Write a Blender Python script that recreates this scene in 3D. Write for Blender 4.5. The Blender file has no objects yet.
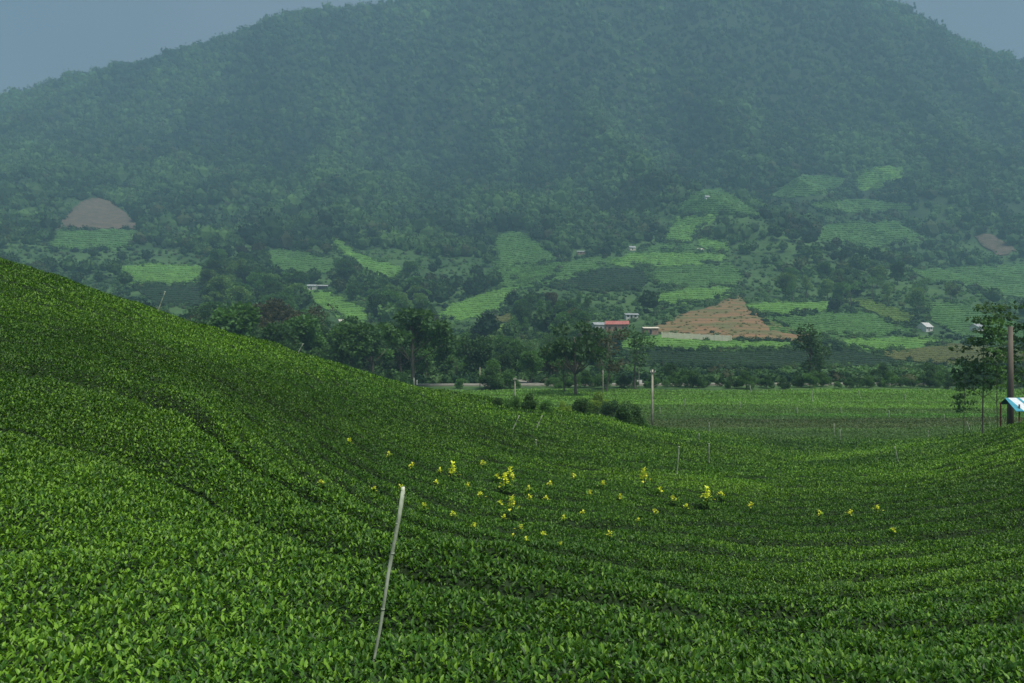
import bpy, math, random
import numpy as np
from mathutils import Vector, Matrix
from mathutils.geometry import delaunay_2d_cdt
rng = np.random.default_rng(7); random.seed(7)
S = bpy.context.scene; COL = S.collection
F = 750.0; CX = 512.0; CY = 341.5
ZC = 13.0                                   # height of the lens above the datum

# ------------------------------------------------------------------ numeric helpers
def pchip(xk, yk, x):
    xk = np.asarray(xk, float); yk = np.asarray(yk, float); x = np.asarray(x, float)
    h = np.diff(xk); d = np.diff(yk)/h; m = np.zeros_like(yk)
    for i in range(1, len(xk)-1):
        if d[i-1]*d[i] > 0:
            w1 = 2*h[i]+h[i-1]; w2 = h[i]+2*h[i-1]
            m[i] = (w1+w2)/(w1/d[i-1]+w2/d[i])
    m[0] = d[0]; m[-1] = d[-1]
    i = np.clip(np.searchsorted(xk, x)-1, 0, len(h)-1)
    t = np.clip((x-xk[i])/h[i], 0, 1)
    return (yk[i]*(1+2*t)*(1-t)**2 + m[i]*h[i]*t*(1-t)**2 + yk[i+1]*t*t*(3-2*t) + m[i+1]*h[i]*t*t*(t-1))
def _hash(ix, iy, s):
    n = (ix.astype(np.int64)*374761393 + iy.astype(np.int64)*668265263 + s*1442695041) & 0xffffffff
    n = ((n ^ (n >> 13))*1274126177) & 0xffffffff
    n = ((n ^ (n >> 16))*2246822519) & 0xffffffff
    return ((n ^ (n >> 15)) & 0xffffff)/float(0xffffff)
def vnoise(x, y, s=0):
    x = np.asarray(x, float); y = np.asarray(y, float)
    ix = np.floor(x); iy = np.floor(y); fx = x-ix; fy = y-iy
    fx = fx*fx*(3-2*fx); fy = fy*fy*(3-2*fy)
    a = _hash(ix, iy, s); b = _hash(ix+1, iy, s); c = _hash(ix, iy+1, s); d = _hash(ix+1, iy+1, s)
    return (a*(1-fx)+b*fx)*(1-fy)+(c*(1-fx)+d*fx)*fy*1.0
def fbm(x, y, s=0, o=3):
    t = 0; a = 1; n = 0
    for k in range(o):
        t = t+a*(vnoise(x*2**k, y*2**k, s+k*17)-.5); n += a; a *= .5
    return 2*t/n
def sstep(a, b, x):
    t = np.clip((np.asarray(x, float)-a)/(b-a), 0, 1); return t*t*(3-2*t)

# ------------------------------------------------------------------ the lie of the land
# each column: compass direction (as picture column of the camera's view), then (distance, apparent row, hedge-row count)
FG = {
 -300:[(9,450,1.5),(14,370,3),(20,290,6),(28,230,10),(34,190,13)],
 0:  [(10,470,1.5),(17,365,3),(22,327,6),(29,291,10),(36,260,14)],
 100:[(10,490,1.5),(16,382,3),(22,344,6),(30,313,11),(38,291,15)],
 190:[(9,520,1.5),(14,405,3),(22,372,7),(32,343,12),(42,322,17)],
 260:[(8,552,1.5),(11.5,465,3),(21,405,8),(33,366,14),(46,341,20)],
 330:[(7.5,575,1.5),(10,500,3),(20,440,9),(34,393,16),(50,362,23)],
 450:[(6.8,605,1.5),(8.5,545,3),(18,492,9),(36,425,19),(59,393,29)],
 560:[(6.7,620,1.5),(8.2,572,3),(18,510,9),(36,447,20),(66,409,34)],
 680:[(6.7,635,1.5),(8.0,595,3),(18,522,9),(36,462,20),(74,432,38)],
 800:[(6.8,640,1.5),(8.0,603,3),(18,530,9),(36,472,20),(74,447,38)],
 900:[(6.8,640,1.5),(8.5,600,3),(18,526,9),(34,474,19),(62,447,33)],
 1024:[(6.9,630,1.5),(9,585,3),(18,512,9),(30,455,17),(45,423,26)],
 1330:[(7.2,600,1.5),(9,550,3),(18,470,9),(30,400,17),(45,360,26)]}
FLOOR = -10.4
BGD = [160,170,180,200,260,340,450,600,800,1050,1350,1720]
BG = {
 -300:[390,386.6,384.6,380,362,338,305,270,228,185,150],
 0:  [390,386.6,384.6,380,362,338,305,272,233,190,158],
 150:[390,386.6,384.6,380,362,338,305,272,236,192,158],
 300:[390,386.6,384.6,380,362,340,313,280,248,198,140],
 450:[390,386.6,384.6,380,364,348,324,292,252,203,130],
 600:[390,386.6,384.6,379,361,339,311,280,245,198,128],
 750:[390,386.6,384.6,380,364,341,309,282,238,198,122],
 900:[390,386.6,384.6,381,371,351,324,291,256,205,130],
 1024:[390,386.6,384.6,382,371,354,330,299,263,213,145],
 1330:[390,386.6,384.6,382,371,350,325,290,250,200,140]}
SKY = [(-300,175),(-100,125),(0,110),(60,88),(115,73),(150,67),(200,56),(245,41),(300,21),(330,13),(385,9),(430,-4),(500,-35),(600,-55),(700,-55),(800,-25),(860,3),(900,18),(950,46),(985,59),(1024,71),(1150,110),(1330,170)]
def rz(D, row): return (CY-row)/F*D
UU = np.linspace(-330, 1340, 640); ug = (UU-CX)/F
DD = np.exp(np.linspace(math.log(3.0), math.log(3200), 760))
cols = sorted(FG); PZ = []; PH = []
sx = [s[0] for s in SKY]; sy = [s[1] for s in SKY]
allc = sorted(set(cols) | set(BG)); 
for c in allc:
    # foreground column (interpolated when only background has it)
    if c in FG: fg = FG[c]
    else:
        lo = max(k for k in cols if k <= c); hi = min(k for k in cols if k >= c); t = (c-lo)/(hi-lo)
        fg = [tuple(a*(1-t)+b*t for a, b in zip(p, q)) for p, q in zip(FG[lo], FG[hi])]
    D = [3.0, 5.0]; Z = [-2.2, -2.28]; H = [-.7, .2]
    for k, (d, r, ph) in enumerate(fg):
        D.append(d); Z.append(rz(d, r)); H.append(ph)
        if k == 1 and c > 220:               # the dip behind the near shelf
            D.append(d*1.28); w = min(1, (c-220)/100)
            zn = rz(d, r); zt = rz(fg[2][0], fg[2][1]); f = (d*.28)/(fg[2][0]-d)
            Z.append((zn+(zt-zn)*f)-.45*w); H.append(ph+(fg[2][2]-ph)*f*1.0)
    zc = Z[-1]; dc = D[-1]
    dn = dc*1.3; D.append(dn); Z.append(min(zc, max(FLOOR, zc-.12*(dn-dc)-.6))); H.append(H[-1]+(dn-dc)/1.5)
    D.append(max(112, dn+20)); Z.append(FLOOR); H.append(H[-1]+(D[-1]-D[-2])/1.5)
    D.append(152); Z.append(FLOOR); H.append(H[-1]+(D[-1]-D[-2])/1.5)
    if c in BG: b = BG[c]
    else:
        bk = sorted(BG); lo = max(k for k in bk if k <= c); hi = min(k for k in bk if k >= c); t = (c-lo)/(hi-lo)
        b = [p*(1-t)+q*t for p, q in zip(BG[lo], BG[hi])]
    for d, r in zip(BGD[:-1], b):
        D.append(d); Z.append(rz(d, r)); H.append(H[-1])
    D += [1720, 1980, 2300, 3200]; sr = np.interp(c, sx, sy); z0 = rz(1720, sr); Z += [z0, z0-40, z0-190, z0-430]; H += [H[-1]]*4
    for i in range(1, len(H)): H[i] = max(H[i], H[i-1]+1e-4)
    PZ.append(pchip(D, Z, DD)); PH.append(pchip(D, H, DD))
PZ = np.array(PZ); PH = np.array(PH)
TZ = np.array([pchip(allc, PZ[:, j], UU) for j in range(len(DD))]).T
TH = np.array([pchip(allc, PH[:, j], UU) for j in range(len(DD))]).T
skr = pchip(sx, sy, UU); skb = np.interp(UU, allc, [np.interp(c, sx, sy) for c in allc])
wr = np.exp(-((np.log(DD)-math.log(1720))/.22)**2); TZ += ((skb-skr)/F*1720)[:, None]*wr[None, :]
def lookup(T, x, y):
    yy = np.maximum(y, 3.01); u = np.clip(x/np.maximum(y, 4.0), ug[0], ug[-1])
    a = (u-ug[0])/(ug[-1]-ug[0])*(len(ug)-1); b = (np.log(yy)-math.log(3.0))/(math.log(3200)-math.log(3.0))*(len(DD)-1)
    i = np.clip(a.astype(int), 0, len(ug)-2); j = np.clip(b.astype(int), 0, len(DD)-2); fa = np.clip(a-i, 0, 1); fb = np.clip(b-j, 0, 1)
    return (T[i, j]*(1-fa)+T[i+1, j]*fa)*(1-fb)+(T[i, j+1]*(1-fa)+T[i+1, j+1]*fa)*fb
def base(x, y):                                # top of the tea / bare land further off, in metres above the datum
    x = np.asarray(x, float); y = np.asarray(y, float)
    z = lookup(TZ, x, y)+ZC
    amp = np.interp(y, [150, 240, 400, 700, 1000, 1400, 1720, 2500], [0, 1.2, 3.5, 12, 36, 60, 14, 10])
    z = z+amp*fbm(x/170+3.1, y/420+1.7, 5, 4)
    z = z+np.interp(y, [500, 900, 1400, 1700], [0, 5, 18, 4])*fbm(x/60, y/150, 11, 3)
    rd = (1-np.abs(2*vnoise(x/210+y/900+.4, y/1500+2.2, 131)-1))+.5*(1-np.abs(2*vnoise(x/90+y/420, y/700, 137)-1)); z = z+np.interp(y, [650, 950, 1350, 1680], [0, 30, 78, 0])*(rd-.75)
    z = z+20*np.exp(-((x-262)/70)**2-((y-930)/120)**2)
    return z
def canopy(x, y, detail=True):
    z = base(x, y); ph = lookup(TH, x, y)
    fr = ph-np.floor(ph); k = np.floor(ph)
    dist = np.minimum(fr, 1-fr)
    am = .16+.13*sstep(7, 12, y)+.34*sstep(.35, .75, vnoise(x/3.1+k*7.3, y/3.1, 31))
    am = am*np.where((np.round(ph) == 3), 2.1, 1)*np.where((np.round(ph) == 5), 1.6, 1)*np.where((np.round(ph) == 8), 1.5, 1)*np.where(np.round(ph) == 1, .6, 1)
    am = am*np.interp(y, [3, 6, 60, 110, 150], [.55, 1, 1.0, .8, .5])
    am = am*(.42+.58*sstep(-.42, -.12, x/np.maximum(y, 4)))
    wd = .13*(1+.35*(vnoise(x/1.3, y/1.3, 77)-.5))*np.where(np.round(ph) == 3, 1.35, 1)
    z = z-am*np.exp(-(dist/wd)**2)*np.where(y < 163, 1, 0)
    z = z+.085*fbm(x/.75, y/.75, 41, 2)+.14*fbm(x/2.6, y/2.6, 43, 2)*np.where(y < 163, 1, 0)
    return z
def ground(x, y):
    z = base(x, y); return z-.78*(1-sstep(157, 165, y))
def to_px(x, y, z): return CX+F*x/y, CY-F*(z-ZC)/y
HD = np.exp(np.linspace(math.log(158), math.log(1760), 900))
def hit(px, row, dmin=158, dmax=1760):
    px = np.atleast_1d(np.asarray(px, float)); row = np.atleast_1d(np.asarray(row, float)); out = np.zeros((len(px), 2))
    H_ = HD[(HD >= dmin) & (HD <= dmax)]
    for i in range(len(px)):
        x = (px[i]-CX)/F*H_; r = CY-F*(base(x, H_)-ZC)/H_
        w = np.nonzero(r <= row[i])[0]; k = w[0] if len(w) else len(H_)-1
        if k > 0:
            t = (r[k-1]-row[i])/max(1e-6, r[k-1]-r[k]); d = H_[k-1]+(H_[k]-H_[k-1])*min(1, max(0, t))
        else: d = H_[0]
        out[i] = ((px[i]-CX)/F*d, d)
    return out
def G(x, y): return float(ground(np.array([x]), np.array([y]))[0])
def inpoly(px, py, poly):
    c = np.zeros(len(px), bool); n = len(poly)
    for i in range(n):
        x1, y1 = poly[i]; x2, y2 = poly[(i+1) % n]
        m = ((y1 > py) != (y2 > py)); xs = (x2-x1)*(py-y1)/((y2-y1) if y2 != y1 else 1e-9)+x1
        c ^= m & (px < xs)
    return c

# ------------------------------------------------------------------ blender helpers
def mesh(name, V, faces_list, mats=(), cols=None, midx=None, smooth=False):
    """faces_list: list of (n x k) index arrays"""
    me = bpy.data.meshes.new(name); V = np.asarray(V, np.float32)
    fl = [np.asarray(f, np.int32) for f in faces_list if len(f)]
    me.vertices.add(len(V)); me.vertices.foreach_set('co', V.ravel())
    nl = sum(f.size for f in fl); nf = sum(len(f) for f in fl)
    me.loops.add(nl); me.loops.foreach_set('vertex_index', np.concatenate([f.ravel() for f in fl]))
    tot = np.concatenate([np.full(len(f), f.shape[1], np.int32) for f in fl]); st = np.concatenate([[0], np.cumsum(tot)[:-1]]).astype(np.int32)
    me.polygons.add(nf); me.polygons.foreach_set('loop_start', st); me.polygons.foreach_set('loop_total', tot)
    if midx is not None: me.polygons.foreach_set('material_index', np.asarray(midx, np.int32))
    me.polygons.foreach_set('use_smooth', np.full(nf, smooth))
    for m in mats: me.materials.append(m)
    me.update(calc_edges=True)
    if cols is not None:
        a = me.color_attributes.new('tint', 'FLOAT_COLOR', 'POINT'); c = np.ones((len(V), 4), np.float32); c[:, :3] = cols
        a.data.foreach_set('color', c.ravel())
    return me
def link(name, data, parent=None, loc=(0, 0, 0), rz_=0, s=1, **kw):
    o = bpy.data.objects.new(name, data); COL.objects.link(o); o.parent = parent
    o.location = loc; o.rotation_euler = (0, 0, rz_); o.scale = (s, s, s) if not hasattr(s, '__len__') else s
    for k, v in kw.items(): o[k] = v
    return o
def tag(o, label, cat, group=None):
    o['label'] = label; o['category'] = cat
    if group: o['group'] = group
    return o
def thing(name, loc, label, cat, group=None, rz_=0, s=1):
    return tag(link(name, None, None, loc, rz_, s), label, cat, group)
class MB:
    def __init__(s): s.v = []; s.f = []; s.n = 0
    def add(s, V, Fc):
        V = np.asarray(V, float).reshape(-1, 3)
        s.v.append(V)
        for f in Fc: s.f.append(tuple(int(i)+s.n for i in f))
        s.n += len(V)
    def box(s, c, d, rot=0, taper=1):
        x, y, z = [k/2 for k in d]; P = []
        for sz in (-1, 1):
            t = taper if sz > 0 else 1
            for a, b in ((-1, -1), (1, -1), (1, 1), (-1, 1)): P.append((a*x*t, b*y*t, sz*z))
        P = np.array(P); cc, ss = math.cos(rot), math.sin(rot)
        P = np.stack([P[:, 0]*cc-P[:, 1]*ss, P[:, 0]*ss+P[:, 1]*cc, P[:, 2]], 1)+np.array(c)
        s.add(P, [(3, 2, 1, 0), (4, 5, 6, 7), (0, 1, 5, 4), (1, 2, 6, 5), (2, 3, 7, 6), (3, 0, 4, 7)])
    def tube(s, pts, rad, n=7, cap=True):
        pts = [Vector(p) for p in pts]; V = []; Fc = []
        if not hasattr(rad, '__len__'): rad = [rad]*len(pts)
        for i, p in enumerate(pts):
            d = (pts[min(i+1, len(pts)-1)]-pts[max(i-1, 0)]).normalized()
            a = d.cross(Vector((.31, .95, .07))).normalized(); b = d.cross(a)
            for k in range(n):
                t = 2*math.pi*k/n; V.append(p+(a*math.cos(t)+b*math.sin(t))*rad[i])
        for i in range(len(pts)-1):
            for k in range(n): Fc.append((i*n+k, i*n+(k+1) % n, (i+1)*n+(k+1) % n, (i+1)*n+k))
        if cap: Fc.append(tuple(range(n))[::-1]); Fc.append(tuple((len(pts)-1)*n+k for k in range(n)))
        s.add([tuple(v) for v in V], Fc)
    def data(s, name, mat, smooth=False):
        me = bpy.data.meshes.new(name); me.from_pydata(np.concatenate(s.v).tolist(), [], s.f); me.materials.append(mat)
        me.polygons.foreach_set('use_smooth', [smooth]*len(me.polygons)); me.update(); return me

# ------------------------------------------------------------------ materials
def newmat(name):
    m = bpy.data.materials.new(name); m.use_nodes = True; nt = m.node_tree; nt.nodes.clear()
    out = nt.nodes.new('ShaderNodeOutputMaterial'); return m, nt, out
def N(nt, t, **kw):
    n = nt.nodes.new(t)
    for k, v in kw.items():
        if isinstance(k, str) and hasattr(n, k): setattr(n, k, v)
    return n
def plain(name, c1, c2=None, scale=8, rough=.75, bump=.0, metal=0, spec=.4, detail=6, stretch=(1, 1, 1)):
    m, nt, out = newmat(name); p = N(nt, 'ShaderNodeBsdfPrincipled'); L = nt.links.new
    p.inputs['Roughness'].default_value = rough; p.inputs['Metallic'].default_value = metal; p.inputs['Specular IOR Level'].default_value = spec
    tc = N(nt, 'ShaderNodeTexCoord'); mp = N(nt, 'ShaderNodeMapping'); mp.inputs['Scale'].default_value = stretch
    no = N(nt, 'ShaderNodeTexNoise'); no.inputs['Scale'].default_value = scale; no.inputs['Detail'].default_value = detail
    L(tc.outputs['Object'], mp.inputs[0]); L(mp.outputs[0], no.inputs['Vector'])
    cr = N(nt, 'ShaderNodeValToRGB'); cr.color_ramp.elements[0].position = .35; cr.color_ramp.elements[1].position = .65
    cr.color_ramp.elements[0].color = (*c1, 1); cr.color_ramp.elements[1].color = (*(c2 or c1), 1)
    L(no.outputs['Fac'], cr.inputs[0]); L(cr.outputs[0], p.inputs['Base Color'])
    if bump:
        b = N(nt, 'ShaderNodeBump'); b.inputs['Strength'].default_value = bump; b.inputs['Distance'].default_value = .05
        L(no.outputs['Fac'], b.inputs['Height']); L(b.outputs[0], p.inputs['Normal'])
    L(p.outputs[0], out.inputs[0]); return m
def leafmat(name, rough=.42, trans=.25, spec=.4, vary=.25, base_c=(1, 1, 1)):
    """per-leaf colour comes from the 'tint' attribute; each whole plant also shifts a little"""
    m, nt, out = newmat(name); L = nt.links.new
    at = N(nt, 'ShaderNodeAttribute'); at.attribute_name = 'tint'
    oi = N(nt, 'ShaderNodeObjectInfo'); mr = N(nt, 'ShaderNodeMapRange'); mr.inputs[3].default_value = 1-vary; mr.inputs[4].default_value = 1+vary
    L(oi.outputs['Random'], mr.inputs[0])
    mu = N(nt, 'ShaderNodeVectorMath', operation='MULTIPLY'); mu2 = N(nt, 'ShaderNodeVectorMath', operation='SCALE'); mu.inputs[1].default_value = base_c
    L(at.outputs['Color'], mu.inputs[0]); L(mu.outputs[0], mu2.inputs[0]); L(mr.outputs[0], mu2.inputs['Scale'])
    p = N(nt, 'ShaderNodeBsdfPrincipled'); p.inputs['Roughness'].default_value = rough; p.inputs['Specular IOR Level'].default_value = spec
    L(mu2.outputs[0], p.inputs['Base Color'])
    if trans:
        tr = N(nt, 'ShaderNodeBsdfTranslucent'); tint = N(nt, 'ShaderNodeVectorMath', operation='MULTIPLY'); tint.inputs[1].default_value = (1.3, 1.25, .5)
        L(mu2.outputs[0], tint.inputs[0]); L(tint.outputs[0], tr.inputs[0])
        mx = N(nt, 'ShaderNodeMixShader'); mx.inputs[0].default_value = trans; L(p.outputs[0], mx.inputs[1]); L(tr.outputs[0], mx.inputs[2]); L(mx.outputs[0], out.inputs[0])
    else: L(p.outputs[0], out.inputs[0])
    return m
def fieldmat(name, c1, c2, gap, rows=.55, contrast=.6, scale=.06):
    """rows of bushes following the contour: the gaps between rows are bare dark soil"""
    m, nt, out = newmat(name); L = nt.links.new
    geo = N(nt, 'ShaderNodeNewGeometry'); sp = N(nt, 'ShaderNodeSeparateXYZ'); L(geo.outputs['Position'], sp.inputs[0])
    n1 = N(nt, 'ShaderNodeTexNoise'); n1.inputs['Scale'].default_value = scale; n1.inputs['Detail'].default_value = 5; L(geo.outputs['Position'], n1.inputs['Vector'])
    n2 = N(nt, 'ShaderNodeTexNoise'); n2.inputs['Scale'].default_value = .45; n2.inputs['Detail'].default_value = 8; L(geo.outputs['Position'], n2.inputs['Vector'])
    r1 = N(nt, 'ShaderNodeValToRGB'); r1.color_ramp.elements[0].position = .38; r1.color_ramp.elements[1].position = .62
    r1.color_ramp.elements[0].color = (*c1, 1); r1.color_ramp.elements[1].color = (*c2, 1); 
    ad = N(nt, 'ShaderNodeMath', operation='MULTIPLY_ADD'); ad.inputs[1].default_value = .45; L(n2.outputs['Fac'], ad.inputs[0])
    sb = N(nt, 'ShaderNodeMath', operation='SUBTRACT'); sb.inputs[1].default_value = .22; L(n1.outputs['Fac'], sb.inputs[0]); L(sb.outputs[0], ad.inputs[2]); L(ad.outputs[0], r1.inputs[0])
    wz = N(nt, 'ShaderNodeMath', operation='MULTIPLY_ADD'); wz.inputs[1].default_value = 2.2; L(n1.outputs['Fac'], wz.inputs[0]); 
    yy = N(nt, 'ShaderNodeMath', operation='MULTIPLY_ADD'); yy.inputs[1].default_value = .12; L(sp.outputs['Y'], yy.inputs[0]); L(sp.outputs['Z'], yy.inputs[2]); L(yy.outputs[0], wz.inputs[2])
    sc = N(nt, 'ShaderNodeMath', operation='MULTIPLY'); sc.inputs[1].default_value = 2*math.pi*rows; L(wz.outputs[0], sc.inputs[0])
    sn = N(nt, 'ShaderNodeMath', operation='SINE'); L(sc.outputs[0], sn.inputs[0])
    th = N(nt, 'ShaderNodeMapRange'); th.inputs[1].default_value = .1; th.inputs[2].default_value = .9; th.inputs[3].default_value = 0; th.inputs[4].default_value = contrast; L(sn.outputs[0], th.inputs[0])
    mx = N(nt, 'ShaderNodeMix', data_type='RGBA'); L(th.outputs[0], mx.inputs[0]); L(r1.outputs[0], mx.inputs[6]); mx.inputs[7].default_value = (*gap, 1)
    p = N(nt, 'ShaderNodeBsdfPrincipled'); p.inputs['Roughness'].default_value = .8; p.inputs['Specular IOR Level'].default_value = .2; L(mx.outputs[2], p.inputs['Base Color'])
    if name == 'ground':     # grass in the valley, brown-green forest floor up the mountain
        fl = N(nt, 'ShaderNodeMapRange'); fl.inputs[1].default_value = 880; fl.inputs[2].default_value = 1080; L(sp.outputs['Y'], fl.inputs[0])
        m2 = N(nt, 'ShaderNodeMix', data_type='RGBA'); L(fl.outputs[0], m2.inputs[0]); L(mx.outputs[2], m2.inputs[6]); m2.inputs[7].default_value = (.024, .046, .018, 1); L(m2.outputs[2], p.inputs['Base Color'])
    b = N(nt, 'ShaderNodeBump'); b.inputs['Strength'].default_value = .9; b.inputs['Distance'].default_value = .8; L(n2.outputs['Fac'], b.inputs['Height']); L(b.outputs[0], p.inputs['Normal'])
    L(p.outputs[0], out.inputs[0]); return m

M = {}
M['tea'] = leafmat('tea_leaf', .45, .28, .30, 0)
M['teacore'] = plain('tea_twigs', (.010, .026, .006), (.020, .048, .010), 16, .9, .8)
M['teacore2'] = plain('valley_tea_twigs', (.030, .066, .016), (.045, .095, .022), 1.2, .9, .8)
M['leaf'] = leafmat('tree_leaf', .6, .36, .22, .22)
M['wood'] = leafmat('forest_leaf', .75, .20, .12, 0)
M['bark'] = plain('bark', (.09, .075, .06), (.20, .18, .15), 3, .9, .5, stretch=(1, 1, .25))
M['palebark'] = plain('pale_bark', (.12, .11, .09), (.22, .20, .17), 3, .9, .4, stretch=(1, 1, .25))
M['ground'] = fieldmat('ground', (.040, .090, .028), (.085, .165, .048), (.03, .045, .018), .2, .15, .02)
M['road'] = plain('concrete_road', (.26, .25, .20), (.40, .38, .32), .6, .9, .2)
M['white'] = plain('white_wall', (.55, .55, .52), (.72, .72, .69), 1.2, .8)
M['cream'] = plain('cream_wall', (.74, .66, .50), (.86, .80, .66), .7, .85, stretch=(1, 1, 3))
M['brick'] = plain('brick_wall', (.30, .17, .12), (.42, .30, .23), 1.5, .9)
M['redroof'] = plain('red_sheet_roof', (.42, .11, .09), (.55, .22, .18), 1.0, .6)
M['greyroof'] = plain('grey_sheet_roof', (.30, .32, .33), (.48, .50, .50), 1.0, .6)
M['paleroof'] = plain('pale_roof', (.55, .53, .42), (.72, .70, .58), 1.0, .7)
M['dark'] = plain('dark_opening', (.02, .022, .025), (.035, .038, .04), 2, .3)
M['stake'] = plain('white_painted_stake', (.12, .17, .09), (.48, .54, .42), 7, .75, .4, stretch=(1, 1, .6))
M['stakecap'] = plain('pale_plastic', (.5, .55, .4), (.7, .72, .6), 14, .5)
M['pole'] = plain('concrete_pole', (.30, .28, .22), (.50, .47, .38), 1.6, .85, .3)
M['brownpole'] = plain('brown_wood_pole', (.09, .077, .06), (.19, .165, .13), 2.2, .9, .5, stretch=(1, 1, .15))
M['metal'] = plain('grey_metal', (.2, .2, .2), (.3, .3, .3), 5, .5, 0, .6)
M['yellow'] = leafmat('yellow_flower', .6, .3, .2, .12)
M['bluetarp'] = plain('blue_tarp', (.03, .25, .36), (.06, .34, .44), 3, .6)
M['whitetarp'] = plain('white_tarp', (.55, .62, .66), (.75, .8, .82), 3, .6)
M['redpost'] = plain('red_painted_post', (.20, .05, .04), (.30, .09, .06), 4, .7)
M['cable'] = plain('black_cable', (.02, .02, .02), (.03, .03, .03), 4, .6)

# ------------------------------------------------------------------ ground sheet (one, to beyond the ridge)
sgrid = np.concatenate([np.linspace(-1.75, -.85, 60)[:-1], np.linspace(-.85, .85, 560), np.linspace(.85, 1.75, 60)[1:]])
yg = np.concatenate([[-60, -30, -12, -4, 0], np.exp(np.linspace(math.log(2), math.log(158), 170))[:-1], np.exp(np.linspace(math.log(158), math.log(2250), 400))])
Xg = sgrid[None, :]*(np.maximum(yg, 0)+40)[:, None]; Yg = np.repeat(yg[:, None], len(sgrid), 1)
Zg = ground(Xg.ravel(), Yg.ravel())
def gridfaces(nr, nc):
    i = np.arange(nr-1)[:, None]*nc+np.arange(nc-1)[None, :]; i = i.ravel()
    return np.stack([i, i+1, i+nc+1, i+nc], 1)
link('ground', mesh('ground', np.stack([Xg.ravel(), Yg.ravel(), Zg], 1), [gridfaces(len(yg), len(sgrid))], [M['ground']], smooth=True), kind='structure')

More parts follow.
